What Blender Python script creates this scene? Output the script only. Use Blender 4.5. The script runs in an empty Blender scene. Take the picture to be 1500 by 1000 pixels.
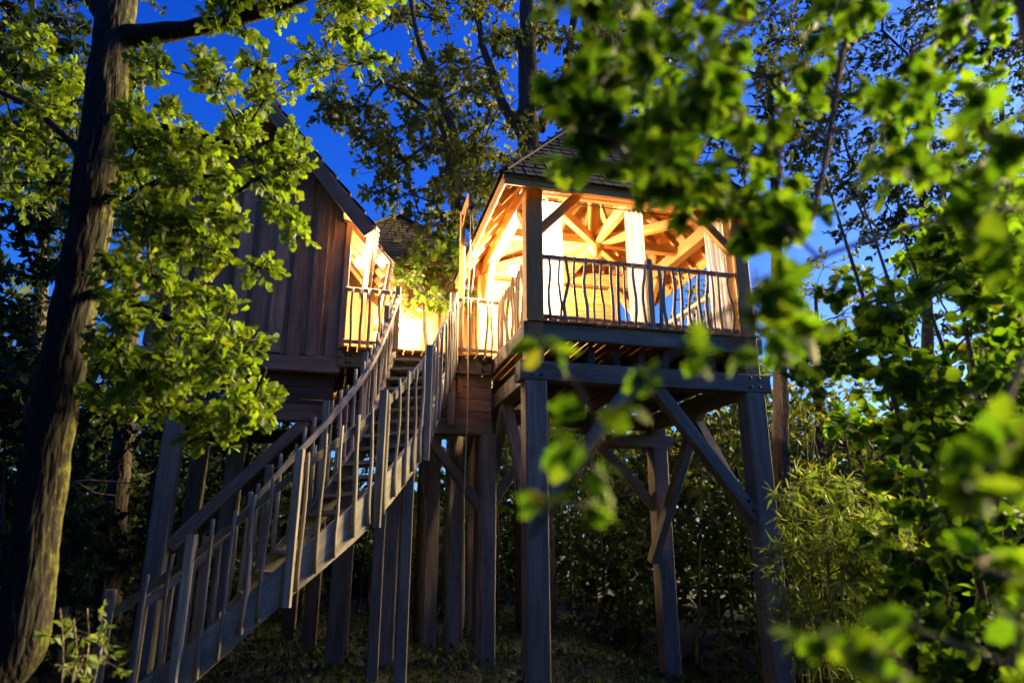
import bpy, math, random
import numpy as np
from mathutils import Vector, Matrix

random.seed(7)
RNG = np.random.default_rng(11)
SC = bpy.context.scene
COL = SC.collection
R = math.radians

# ------------------------------------------------------------------ camera
F_PX = 1005.0; PITCH = R(16.6); CAM_H = 1.6
cam_d = bpy.data.cameras.new('camera'); cam = bpy.data.objects.new('camera', cam_d)
COL.objects.link(cam); SC.camera = cam
cam.location = (0, 0, CAM_H); cam.rotation_euler = (R(90) + PITCH, 0, 0)
cam_d.sensor_width = 36; cam_d.lens = F_PX / 1500 * 36
cam_d.clip_start = 0.05; cam_d.clip_end = 2000
cam_d.dof.use_dof = True; cam_d.dof.focus_distance = 9.2; cam_d.dof.aperture_fstop = 1.05

# ------------------------------------------------------------------ sky, sun, exposure
SUN_EL, SUN_AZ = R(25), R(66)          # azimuth clockwise from +Y
w = bpy.data.worlds.new('World'); SC.world = w; w.use_nodes = True
nt = w.node_tree; nt.nodes.clear()
wo = nt.nodes.new('ShaderNodeOutputWorld'); bg = nt.nodes.new('ShaderNodeBackground')
sky = nt.nodes.new('ShaderNodeTexSky'); sky.sky_type = 'NISHITA'; sky.sun_disc = False
sky.sun_elevation = SUN_EL; sky.sun_rotation = SUN_AZ; sky.ozone_density = 6.0; sky.dust_density = 2.0
hs = nt.nodes.new('ShaderNodeHueSaturation'); hs.inputs['Saturation'].default_value = 1.25
mx = nt.nodes.new('ShaderNodeMix'); mx.data_type = 'RGBA'; mx.blend_type = 'MULTIPLY'
mx.inputs['Factor'].default_value = 1.0; mx.inputs[7].default_value = (0.30, 0.48, 1.12, 1)
wtc = nt.nodes.new('ShaderNodeTexCoord'); wsp = nt.nodes.new('ShaderNodeSeparateXYZ'); wcr = nt.nodes.new('ShaderNodeValToRGB')
wcr.color_ramp.elements[0].position = .12; wcr.color_ramp.elements[0].color = (.60, .74, 1.0, 1); wcr.color_ramp.elements[1].position = .75; wcr.color_ramp.elements[1].color = (.13, .33, 1.0, 1)
_e = wcr.color_ramp.elements.new(.42); _e.color = (.30, .47, 1.0, 1)
nt.links.new(wtc.outputs['Generated'], wsp.inputs[0]); nt.links.new(wsp.outputs[2], wcr.inputs[0]); nt.links.new(wcr.outputs[0], mx.inputs[7])
nt.links.new(sky.outputs[0], hs.inputs['Color']); nt.links.new(hs.outputs[0], mx.inputs[6])
nt.links.new(mx.outputs[2], bg.inputs[0]); nt.links.new(bg.outputs[0], wo.inputs[0])
bg.inputs[1].default_value = 0.06
sd = bpy.data.lights.new('sun', 'SUN'); so = bpy.data.objects.new('sun', sd); COL.objects.link(so)
sd.energy = 4.6; sd.angle = R(22); sd.color = (1.0, 0.80, 0.34)  # added warm low light, stands in for lamp spill on the leaves
sdir = Vector((math.sin(SUN_AZ) * math.cos(SUN_EL), math.cos(SUN_AZ) * math.cos(SUN_EL), math.sin(SUN_EL)))
so.rotation_euler = (-sdir).to_track_quat('-Z', 'Y').to_euler(); so.location = sdir * 40
SC.view_settings.view_transform = 'Standard'; SC.view_settings.look = 'None'
SC.view_settings.exposure = 2.2; SC.view_settings.gamma = 1.0
SC.render.engine = 'CYCLES'
SC.cycles.use_denoising = True; SC.cycles.use_adaptive_sampling = True; SC.cycles.adaptive_threshold = 0.03
SC.cycles.max_bounces = 3; SC.cycles.diffuse_bounces = 2; SC.cycles.glossy_bounces = 1
SC.cycles.transmission_bounces = 4; SC.cycles.transparent_max_bounces = 8
SC.cycles.sample_clamp_indirect = 4.0
SC.cycles.caustics_reflective = False; SC.cycles.caustics_refractive = False

# ------------------------------------------------------------------ geometry helpers
CF = np.array([0, math.cos(PITCH), math.sin(PITCH)]); CU = np.array([0, -math.sin(PITCH), math.cos(PITCH)])
CP = np.array([0, 0, CAM_H])
def ray(x, y):
    d = np.array([(x - 750) / F_PX, 0, 0]) + CU * (500 - y) / F_PX + CF
    return d
def atY(x, y, Y):
    d = ray(x, y); return CP + d * (Y / d[1])
def proj(p):
    q = np.atleast_2d(p) - CP; z = q @ CF
    zz = np.where(np.abs(z) < 1e-3, 1e-3, z)
    return 750 + F_PX * q[:, 0] / zz, 500 - F_PX * (q @ CU) / zz, z

ANG = R(13.9)
O3 = Vector((0.287, 8.8, 0)); U3 = Vector((math.cos(ANG), math.sin(ANG), 0)); V3 = Vector((-math.sin(ANG), math.cos(ANG), 0))
Z3 = Vector((0, 0, 1))
def L(a, b, z): return O3 + U3 * a + V3 * b + Z3 * z

WM = {}
def place(o, M, parent):
    COL.objects.link(o)
    WM[o] = M.copy()
    if parent is not None:
        o.parent = parent
        o.matrix_basis = WM[parent].inverted() @ M
    else:
        o.matrix_basis = M
    return o
def tag(o, label, cat, group=None):
    o['label'] = label; o['category'] = cat
    if group: o['group'] = group
    return o
def thing(name, loc, label, cat, group=None):
    o = bpy.data.objects.new(name, None); o.empty_display_size = 0.3
    place(o, Matrix.Translation(Vector(loc)), None)
    return tag(o, label, cat, group)
def new_mesh(name, verts, faces, mat, smooth=False):
    me = bpy.data.meshes.new(name); me.from_pydata([tuple(p) for p in verts], [], faces); me.update()
    if mat: me.materials.append(mat)
    if smooth: me.polygons.foreach_set('use_smooth', [True] * len(me.polygons))
    return me
def fast_mesh(name, verts, tris, mat, smooth=True):
    me = bpy.data.meshes.new(name)
    verts = np.asarray(verts, np.float32); tris = np.asarray(tris, np.int32)
    me.vertices.add(len(verts)); me.vertices.foreach_set('co', verts.ravel())
    n = len(tris); me.loops.add(n * 3); me.loops.foreach_set('vertex_index', tris.ravel())
    me.polygons.add(n); me.polygons.foreach_set('loop_start', np.arange(0, n * 3, 3, dtype=np.int32))
    me.polygons.foreach_set('loop_total', np.full(n, 3, np.int32))
    if smooth: me.polygons.foreach_set('use_smooth', np.ones(n, bool))
    me.update(calc_edges=True)
    if mat: me.materials.append(mat)
    return me
def frame(p, ex, ey):
    ex = Vector(ex).normalized(); ez = ex.cross(Vector(ey)).normalized(); ey = ez.cross(ex)
    M = Matrix((ex, ey, ez)).transposed().to_4x4(); M.translation = Vector(p)
    return M
def part(name, me, M, parent, label=None, kind=None):
    o = bpy.data.objects.new(name, me); place(o, M, parent)
    if label: o['label'] = label
    if kind: o['kind'] = kind
    return o
def beam(name, p0, p1, wd, ht, mat, parent, up=(0, 0, 1), ch=0.012, taper=1.0, label=None):
    """timber from p0 to p1, section wd (sideways) x ht (along up), chamfered edges"""
    p0 = Vector(p0); p1 = Vector(p1); ax = p1 - p0; ln = ax.length
    upv = Vector(up)
    if abs(ax.normalized().dot(upv.normalized())) > 0.97: upv = V3.copy()
    ey = upv.cross(ax)
    M = frame(p0, ax, ey)
    a, b, c = wd / 2, ht / 2, min(ch, wd * .2, ht * .2)
    sec = [(-a + c, -b), (a - c, -b), (a, -b + c), (a, b - c), (a - c, b), (-a + c, b), (-a, b - c), (-a, -b + c)]
    nseg = max(1, int(ln / 0.8)); vs = []; fs = []
    for i in range(nseg + 1):
        t = i / nseg; s = 1 + (taper - 1) * t
        jy = random.uniform(-1, 1) * .003 if 0 < i < nseg else 0
        for (y, z) in sec: vs.append((ln * t, y * s + jy, z * s + jy))
    for i in range(nseg):
        for k in range(8):
            k2 = (k + 1) % 8
            fs.append((i * 8 + k, (i + 1) * 8 + k, (i + 1) * 8 + k2, i * 8 + k2))
    fs.append(tuple(range(8))[::1]); fs.append(tuple(range(nseg * 8 + 7, nseg * 8 - 1, -1)))
    fs = [tuple(reversed(f)) for f in fs]
    return part(name, new_mesh(name, vs, fs, mat), M, parent, label)
def prism(name, origin, ex, ey, poly, t, mat, parent, label=None):
    M = frame(origin, ex, ey); n = len(poly)
    vs = [(x, y, 0) for x, y in poly] + [(x, y, t) for x, y in poly]
    fs = [tuple(range(n))[::-1], tuple(range(n, 2 * n))] + [(i, (i + 1) % n, n + (i + 1) % n, n + i) for i in range(n)]
    return part(name, new_mesh(name, vs, fs, mat), M, parent, label)
def tube_arrays(pts, rad, ns=6, wob=0.0, rng=RNG, cap=True):
    pts = np.asarray(pts, float); n = len(pts); rad = np.broadcast_to(np.asarray(rad, float), (n,))
    tan = np.gradient(pts, axis=0); tan /= np.linalg.norm(tan, axis=1, keepdims=True) + 1e-9
    ref = np.array([0.31, 0.95, 0.05]) if abs(tan[0] @ np.array([0.31, 0.95, 0.05])) < .9 else np.array([1., 0, 0])
    a = np.cross(tan, ref); a /= np.linalg.norm(a, axis=1, keepdims=True) + 1e-9; b = np.cross(tan, a)
    th = np.arange(ns) * 2 * np.pi / ns
    nz = rng.normal(size=(n, ns))
    if n > 12 and ns > 12:                      # bark ridges run along the stem
        ker = np.hanning(9); ker /= np.linalg.norm(ker)
        nz = .5 - np.abs(np.stack([np.convolve(np.concatenate([nz[:4, k], nz[:, k], nz[-4:, k]]), ker, 'valid') for k in range(ns)], 1))
    rr = rad[:, None] * (1 + wob * nz)
    vs = pts[:, None, :] + rr[..., None] * (np.cos(th)[None, :, None] * a[:, None, :] + np.sin(th)[None, :, None] * b[:, None, :])
    vs = vs.reshape(-1, 3); tris = []
    i = np.arange(n - 1)[:, None] * ns; k = np.arange(ns)[None, :]; k2 = (k + 1) % ns
    q0 = (i + k).ravel(); q1 = (i + k2).ravel(); q2 = (i + ns + k2).ravel(); q3 = (i + ns + k).ravel()
    tris = np.concatenate([np.stack([q0, q1, q2], 1), np.stack([q0, q2, q3], 1)])
    if cap:
        vs = np.concatenate([vs, pts[:1], pts[-1:]]); c0 = n * ns; c1 = c0 + 1; k = np.arange(ns); k2 = (k + 1) % ns
        tris = np.concatenate([tris, np.stack([k2, k, np.full(ns, c0)], 1), np.stack([(n - 1) * ns + k, (n - 1) * ns + k2, np.full(ns, c1)], 1)])
    return vs, tris
def merge(parts):
    vs = []; ts = []; off = 0
    for v_, t_ in parts:
        vs.append(v_); ts.append(t_ + off); off += len(v_)
    return np.concatenate(vs), np.concatenate(ts)
def stick(name, p0, p1, r, mat, parent, wav=0.018, ns=7):
    """a peeled branch used as baluster: slightly crooked round stick"""
    p0 = np.array(p0); p1 = np.array(p1); n = 7; t = np.linspace(0, 1, n)
    ln = np.linalg.norm(p1 - p0); ph = random.uniform(0, 6.28); fr = random.uniform(.7, 1.5)
    off = np.sin(t * math.pi * 2 * fr + ph) * wav * random.uniform(.4, 1.6); off2 = np.sin(t * math.pi * 2 * fr * .8 + ph * 1.7) * wav * .6
    pts = np.stack([t * ln, off - off[0] * (1 - t), off2], 1)
    vs, tr = tube_arrays(pts, r * (1 - .18 * t) * RNG.uniform(.92, 1.08, n), ns)
    ax = Vector(p1 - p0)
    M = frame(Vector(p0), ax, U3)
    return part(name, fast_mesh(name, vs, tr, mat), M, parent)
def gz(x, y):
    """terrain height"""
    d = np.maximum(0, x - 1.0); s = 1 / (1 + np.exp(-(y - 9.6) * 1.1))
    h = -np.minimum(0.34 * d, 1.0) * s
    h = h + 0.03 * np.sin(x * 1.3 + 1) * np.cos(y * .9) + .02 * np.sin(x * 3.1 + y * 2.3)
    h = h + 0.02 * np.maximum(0, y - 16) * (x < 400)
    return h
def ground(p): return float(gz(np.array(p[0]), np.array(p[1])))

# ------------------------------------------------------------------ materials
def mat_base(name):
    m = bpy.data.materials.new(name); m.use_nodes = True; n = m.node_tree; n.nodes.clear()
    out = n.nodes.new('ShaderNodeOutputMaterial'); return m, n, out
def wood(name, c1, c2, c3, rough=.75, grain=16, bump=.25, stain=.35):
    m, n, out = mat_base(name); N = n.nodes.new; lk = n.links.new
    b = N('ShaderNodeBsdfPrincipled'); b.inputs['Roughness'].default_value = rough
    b.inputs['Specular IOR Level'].default_value = .25
    tc = N('ShaderNodeTexCoord'); oi = N('ShaderNodeObjectInfo')
    off = N('ShaderNodeVectorMath'); off.operation = 'MULTIPLY_ADD'
    lk(oi.outputs['Random'], off.inputs[0]); off.inputs[1].default_value = (37, 11, 23); lk(tc.outputs['Object'], off.inputs[2])
    mp = N('ShaderNodeMapping'); mp.inputs['Scale'].default_value = (.9, grain, grain); lk(off.outputs[0], mp.inputs[0])
    n1 = N('ShaderNodeTexNoise'); n1.inputs['Scale'].default_value = 1.6; n1.inputs['Detail'].default_value = 7; n1.inputs['Roughness'].default_value = .62
    n1.inputs['Distortion'].default_value = .9; lk(mp.outputs[0], n1.inputs[0])
    mp2 = N('ShaderNodeMapping'); mp2.inputs['Scale'].default_value = (1.1, 4.5, 4.5); lk(off.outputs[0], mp2.inputs[0])
    n2 = N('ShaderNodeTexNoise'); n2.inputs['Scale'].default_value = 1.3; n2.inputs['Detail'].default_value = 4; lk(mp2.outputs[0], n2.inputs[0])
    mp3 = N('ShaderNodeMapping'); mp3.inputs['Scale'].default_value = (2.2, 8, 8); lk(off.outputs[0], mp3.inputs[0])
    vo = N('ShaderNodeTexVoronoi'); vo.inputs['Scale'].default_value = 1.0; lk(mp3.outputs[0], vo.inputs[0])
    kr = N('ShaderNodeValToRGB'); kr.color_ramp.elements[0].position = .04; kr.color_ramp.elements[0].color = (.35, .35, .35, 1)
    kr.color_ramp.elements[1].position = .13; kr.color_ramp.elements[1].color = (1, 1, 1, 1); lk(vo.outputs['Distance'], kr.inputs[0])
    cr = N('ShaderNodeValToRGB'); e = cr.color_ramp.elements
    e[0].position = .28; e[0].color = (*c1, 1); e[1].position = .75; e[1].color = (*c3, 1)
    q = e.new(.5); q.color = (*c2, 1); lk(n1.outputs[0], cr.inputs[0])
    mk = N('ShaderNodeMix'); mk.data_type = 'RGBA'; mk.blend_type = 'MULTIPLY'; mk.inputs['Factor'].default_value = .8
    lk(cr.outputs[0], mk.inputs[6]); lk(kr.outputs[0], mk.inputs[7])
    st = N('ShaderNodeMapRange'); st.inputs[1].default_value = .3; st.inputs[2].default_value = .7; st.inputs[3].default_value = 1 - stain; st.inputs[4].default_value = 1.1
    lk(n2.outputs[0], st.inputs[0])
    rv = N('ShaderNodeMapRange'); rv.inputs[3].default_value = .66; rv.inputs[4].default_value = 1.22; lk(oi.outputs['Random'], rv.inputs[0])
    mm = N('ShaderNodeMath'); mm.operation = 'MULTIPLY'; lk(st.outputs[0], mm.inputs[0]); lk(rv.outputs[0], mm.inputs[1])
    mv = N('ShaderNodeVectorMath'); mv.operation = 'SCALE'; lk(mk.outputs[2], mv.inputs[0]); lk(mm.outputs[0], mv.inputs['Scale'])
    lk(mv.outputs[0], b.inputs['Base Color'])
    bp = N('ShaderNodeBump'); bp.inputs['Strength'].default_value = bump; bp.inputs['Distance'].default_value = .008
    lk(n1.outputs[0], bp.inputs['Height']); lk(bp.outputs[0], b.inputs['Normal'])
    lk(b.outputs[0], out.inputs[0]); return m
W_HONEY = wood('honey_timber', (.29, .13, .032), (.45, .22, .06), (.55, .30, .095), .6)
W_CABIN = wood('brown_larch_boards', (.20, .12, .066), (.31, .195, .11), (.40, .265, .16), .8)
W_GREY = wood('weathered_timber', (.20, .165, .115), (.325, .27, .19), (.43, .36, .265), .85, bump=.4)
W_POST = wood('aged_post_timber', (.16, .125, .08), (.26, .205, .135), (.36, .29, .195), .85, bump=.4)
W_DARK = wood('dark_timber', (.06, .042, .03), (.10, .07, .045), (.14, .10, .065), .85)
W_STICK = wood('peeled_branch_wood', (.22, .16, .10), (.33, .25, .165), (.42, .33, .23), .75, grain=9)
W_SHING = wood('chestnut_shingle', (.018, .016, .016), (.03, .026, .025), (.05, .042, .039), .8, bump=.5)
W_BROWNSH = wood('brown_shingle', (.085, .055, .04), (.13, .085, .06), (.18, .125, .09), .8, bump=.5)

def leafmat(name, c1, c2, c3, trans=.5, gloss=.35):
    m, n, out = mat_base(name); N = n.nodes.new; lk = n.links.new
    ge = N('ShaderNodeNewGeometry'); oi = N('ShaderNodeObjectInfo')
    ad = N('ShaderNodeMath'); lk(ge.outputs['Random Per Island'], ad.inputs[0]); lk(oi.outputs['Random'], ad.inputs[1])
    fr = N('ShaderNodeMath'); fr.operation = 'FRACT'; lk(ad.outputs[0], fr.inputs[0])
    cr = N('ShaderNodeValToRGB'); e = cr.color_ramp.elements; e[0].color = (*c1, 1); e[1].color = (*c3, 1); q = e.new(.55); q.color = (*c2, 1); q = e.new(.035); q.color = (*c1, 1); e[0].color = (c1[0] * 2.2, c1[1] * .9, c1[2] * 1.6, 1)
    lk(fr.outputs[0], cr.inputs[0])
    tc = N('ShaderNodeTexCoord'); nz = N('ShaderNodeTexNoise'); nz.inputs['Scale'].default_value = 38; nz.inputs['Detail'].default_value = 3; lk(tc.outputs['Object'], nz.inputs[0])
    mr = N('ShaderNodeMapRange'); mr.inputs[3].default_value = .7; mr.inputs[4].default_value = 1.25; lk(nz.outputs[0], mr.inputs[0])
    sc = N('ShaderNodeVectorMath'); sc.operation = 'SCALE'; lk(cr.outputs[0], sc.inputs[0]); lk(mr.outputs[0], sc.inputs['Scale'])
    p = N('ShaderNodeBsdfPrincipled'); p.inputs['Roughness'].default_value = .55; p.inputs['Specular IOR Level'].default_value = gloss
    lk(sc.outputs[0], p.inputs['Base Color'])
    t = N('ShaderNodeBsdfTranslucent'); tm = N('ShaderNodeMix'); tm.data_type = 'RGBA'; tm.blend_type = 'MULTIPLY'; tm.inputs['Factor'].default_value = 1
    lk(sc.outputs[0], tm.inputs[6]); tm.inputs[7].default_value = (2.0, 2.0, .6, 1); lk(tm.outputs[2], t.inputs[0])
    mix = N('ShaderNodeMixShader'); mix.inputs[0].default_value = trans; lk(p.outputs[0], mix.inputs[1]); lk(t.outputs[0], mix.inputs[2])
    lk(mix.outputs[0], out.inputs[0]); return m
LEAF_OAK = leafmat('oak_leaf', (.065, .115, .010), (.095, .145, .012), (.135, .175, .018), .5)
LEAF_OAK2 = leafmat('tall_oak_leaf', (.07, .085, .018), (.10, .11, .026), (.13, .13, .035), .5)
LEAF_FORE = leafmat('hazel_leaf', (.05, .115, .010), (.075, .145, .012), (.115, .17, .016), .55, .2)
LEAF_BAM = leafmat('bamboo_leaf', (.08, .12, .02), (.11, .15, .03), (.15, .18, .04), .45)
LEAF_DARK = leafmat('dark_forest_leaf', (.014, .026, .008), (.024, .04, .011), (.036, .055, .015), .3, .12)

def bark(name, c1, c2, moss=0.0, scale=1.0):
    m, n, out = mat_base(name); N = n.nodes.new; lk = n.links.new
    p = N('ShaderNodeBsdfPrincipled'); p.inputs['Roughness'].default_value = .9; p.inputs['Specular IOR Level'].default_value = .15
    tc = N('ShaderNodeTexCoord'); mp = N('ShaderNodeMapping'); mp.inputs['Scale'].default_value = (14 * scale, 14 * scale, 3 * scale); lk(tc.outputs['Object'], mp.inputs[0])
    n1 = N('ShaderNodeTexNoise'); n1.inputs['Scale'].default_value = 1.4; n1.inputs['Detail'].default_value = 8; n1.inputs['Distortion'].default_value = 1.2; lk(mp.outputs[0], n1.inputs[0])
    vo = N('ShaderNodeTexVoronoi'); vo.feature = 'DISTANCE_TO_EDGE'; vo.inputs['Scale'].default_value = 1.5; lk(mp.outputs[0], vo.inputs[0])
    cr = N('ShaderNodeValToRGB'); e = cr.color_ramp.elements; e[0].position = .3; e[0].color = (*c1, 1); e[1].position = .75; e[1].color = (*c2, 1); lk(n1.outputs[0], cr.inputs[0])
    col = cr.outputs[0]
    if moss > 0:
        n2 = N('ShaderNodeTexNoise'); n2.inputs['Scale'].default_value = 9; n2.inputs['Detail'].default_value = 10; n2.inputs['Roughness'].default_value = .75; lk(tc.outputs['Object'], n2.inputs[0])
        ge = N('ShaderNodeNewGeometry'); sp = N('ShaderNodeSeparateXYZ'); lk(ge.outputs['Normal'], sp.inputs[0]); dt = N('ShaderNodeVectorMath'); dt.operation = 'DOT_PRODUCT'; lk(ge.outputs['Normal'], dt.inputs[0]); dt.inputs[1].default_value = (.85, .5, .1)
        m1 = N('ShaderNodeMath'); m1.operation = 'MULTIPLY_ADD'; lk(dt.outputs['Value'], m1.inputs[0]); m1.inputs[1].default_value = .30; lk(n2.outputs[0], m1.inputs[2])
        r2 = N('ShaderNodeMapRange'); r2.inputs[1].default_value = .70; r2.inputs[2].default_value = .88; lk(m1.outputs[0], r2.inputs[0])
        mm = N('ShaderNodeMix'); mm.data_type = 'RGBA'; lk(r2.outputs[0], mm.inputs['Factor']); lk(col, mm.inputs[6]); mm.inputs[7].default_value = (.10, .092, .014, 1)
        col = mm.outputs[2]
    lk(col, p.inputs['Base Color'])
    ad = N('ShaderNodeMath'); ad.operation = 'MULTIPLY_ADD'; lk(n1.outputs[0], ad.inputs[0]); ad.inputs[1].default_value = .6; lk(vo.outputs[0], ad.inputs[2])
    bp = N('ShaderNodeBump'); bp.inputs['Strength'].default_value = .8; bp.inputs['Distance'].default_value = .03; lk(ad.outputs[0], bp.inputs['Height']); lk(bp.outputs[0], p.inputs['Normal'])
    lk(p.outputs[0], out.inputs[0]); return m
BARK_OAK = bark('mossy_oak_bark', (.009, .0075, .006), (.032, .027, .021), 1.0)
BARK = bark('oak_bark', (.045, .035, .026), (.12, .095, .07))
BARK_HAZEL = bark('hazel_bark', (.12, .09, .06), (.24, .19, .13), 0, 3)
CULM = bark('bamboo_culm', (.10, .10, .03), (.19, .17, .07), 0, 1)

def plain(name, col, rough=.6, metal=0.0, emit=None, es=0.0):
    m, n, out = mat_base(name); p = n.nodes.new('ShaderNodeBsdfPrincipled')
    tc = n.nodes.new('ShaderNodeTexCoord'); nz = n.nodes.new('ShaderNodeTexNoise'); nz.inputs['Scale'].default_value = 25; n.links.new(tc.outputs['Object'], nz.inputs[0])
    mr = n.nodes.new('ShaderNodeMapRange'); mr.inputs[3].default_value = max(0, rough - .1); mr.inputs[4].default_value = min(1, rough + .1); n.links.new(nz.outputs[0], mr.inputs[0])
    n.links.new(mr.outputs[0], p.inputs['Roughness'])
    p.inputs['Base Color'].default_value = (*col, 1); p.inputs['Metallic'].default_value = metal
    if emit: p.inputs['Emission Color'].default_value = (*emit, 1); p.inputs['Emission Strength'].default_value = es
    n.links.new(p.outputs[0], out.inputs[0]); return m
IRON = plain('dark_iron', (.04, .04, .04), .5, .8)
ROPE = plain('hemp_rope', (.42, .34, .22), .9)
M_GLOBE = plain('lit_globe', (.9, .8, .6), .4, 0, (1.0, .79, .50), 380.0)
M_GLOBE2 = plain('bright_lit_globe', (.9, .8, .6), .4, 0, (1.0, .79, .50), 1350.0)
def cloth_mat():
    m, n, out = mat_base('white_curtain_cloth'); N = n.nodes.new; lk = n.links.new
    d = N('ShaderNodeBsdfDiffuse'); d.inputs[0].default_value = (.88, .87, .85, 1); t = N('ShaderNodeBsdfTranslucent'); t.inputs[0].default_value = (.85, .84, .8, 1)
    mi = N('ShaderNodeMixShader'); mi.inputs[0].default_value = .4; lk(d.outputs[0], mi.inputs[1]); lk(t.outputs[0], mi.inputs[2]); lk(mi.outputs[0], out.inputs[0])
    tc = N('ShaderNodeTexCoord'); wv = N('ShaderNodeTexNoise'); wv.inputs['Scale'].default_value = 120; lk(tc.outputs['Object'], wv.inputs[0])
    bp = N('ShaderNodeBump'); bp.inputs['Strength'].default_value = .15; bp.inputs['Distance'].default_value = .003; lk(wv.outputs[0], bp.inputs['Height']); lk(bp.outputs[0], d.inputs['Normal'])
    return m
CLOTH = cloth_mat()
def soil_mat():
    m, n, out = mat_base('leaf_litter_soil'); N = n.nodes.new; lk = n.links.new
    p = N('ShaderNodeBsdfPrincipled'); p.inputs['Roughness'].default_value = .95
    tc = N('ShaderNodeTexCoord'); a = N('ShaderNodeTexNoise'); a.inputs['Scale'].default_value = 2.2; a.inputs['Detail'].default_value = 9; lk(tc.outputs['Object'], a.inputs[0])
    b = N('ShaderNodeTexVoronoi'); b.inputs['Scale'].default_value = 28; lk(tc.outputs['Object'], b.inputs[0])
    cr = N('ShaderNodeValToRGB'); e = cr.color_ramp.elements; e[0].position = .35; e[0].color = (.022, .017, .011, 1); e[1].position = .65; e[1].color = (.02, .028, .01, 1); lk(a.outputs[0], cr.inputs[0])
    mm = N('ShaderNodeMix'); mm.data_type = 'RGBA'; mm.blend_type = 'MULTIPLY'; mm.inputs['Factor'].default_value = .6; lk(cr.outputs[0], mm.inputs[6]); lk(b.outputs['Distance'], mm.inputs[7])
    lk(mm.outputs[2], p.inputs['Base Color']); bp = N('ShaderNodeBump'); bp.inputs['Distance'].default_value = .04; lk(b.outputs['Distance'], bp.inputs['Height']); lk(bp.outputs[0], p.inputs['Normal'])
    lk(p.outputs[0], out.inputs[0]); return m
SOIL = soil_mat()

# ------------------------------------------------------------------ ground
def build_ground():
    ax = np.concatenate([-np.geomspace(600, 22, 14), np.linspace(-20, 20, 90), np.geomspace(22, 600, 14)])
    ay = np.concatenate([-np.geomspace(600, 12, 12), np.linspace(-10, 30, 90), np.geomspace(32, 600, 14)])
    X, Y = np.meshgrid(ax, ay); Zg = gz(X, np.minimum(Y, 60)); nx, ny = len(ax), len(ay)
    vs = np.stack([X, Y, Zg], -1).reshape(-1, 3)
    i = (np.arange(ny - 1)[:, None] * nx + np.arange(nx - 1)[None, :]).ravel()
    tr = np.concatenate([np.stack([i, i + 1, i + nx + 1], 1), np.stack([i, i + nx + 1, i + nx], 1)])
    o = part('ground', fast_mesh('ground', vs, tr, SOIL), Matrix.Identity(4), None); o['kind'] = 'structure'
build_ground()

# ------------------------------------------------------------------ shared carpentry
def railing(parent, name, a, b, zb, ht, nb, posts=(), rmat=W_GREY, extra=.03, base_drop=.09, start=.06, end=.06):
    """rail from a to b (plan points), floor level zb; natural-stick balusters nailed to the outside"""
    a = Vector(a); b = Vector(b); d = (b - a).normalized(); n = Vector((d.y, -d.x, 0))   # outside
    if n.dot(Vector((0, -1, 0))) < 0 and abs(n.y) > .3: n = -n
    root = beam(name, (*a.xy, zb + ht - .035), (*b.xy, zb + ht - .035), .075, .06, rmat, parent)
    beam('bottom_rail', (*a.xy, zb + .09), (*b.xy, zb + .09), .05, .06, rmat, root)
    ln = (b - a).length
    for i in range(nb):
        s = start + (ln - start - end) * (i + .5) / nb + random.uniform(-.02, .02)
        p = a + d * s + n * .055; j = random.uniform(-.03, .03)
        stick('baluster', (p.x, p.y, zb - base_drop + random.uniform(-.02, .02)), (p.x + d.x * j, p.y + d.y * j, zb + ht - .02), random.uniform(.015, .029), W_STICK, root, random.uniform(.008, .028))
    for s, w_, up_, dn in posts:
        p = a + d * s
        beam('railing_post', (p.x, p.y, zb - dn), (p.x, p.y, zb + ht + up_), w_, w_, rmat, root, ch=.015)
    return root
def leg(parent, a, b, ztop, wd=.26, mat=W_POST, sink=.15):
    p = L(a, b, 0); g = ground(p)
    return beam('leg', (p.x, p.y, g - sink), (p.x, p.y, ztop), wd, wd, mat, parent, ch=.02)
def shingle_mesh(wd, ln, th, mat):
    vs = []
    x0, x1 = -wd / 2, wd / 2
    lo = [(x0 + .012, 0), (x0, .05), (x0, ln), (x1, ln), (x1, .05), (x1 - .012, 0)]
    vs = [(y, x, 0.0) for x, y in lo] + [(y, x, th * (1 - .7 * y / ln)) for x, y in lo]
    n = 6
    fs = [tuple(range(n))[::-1], tuple(range(n, 2 * n))] + [(i, (i + 1) % n, n + (i + 1) % n, n + i) for i in range(n)]
    return new_mesh('shingle', vs, fs, mat)
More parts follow.
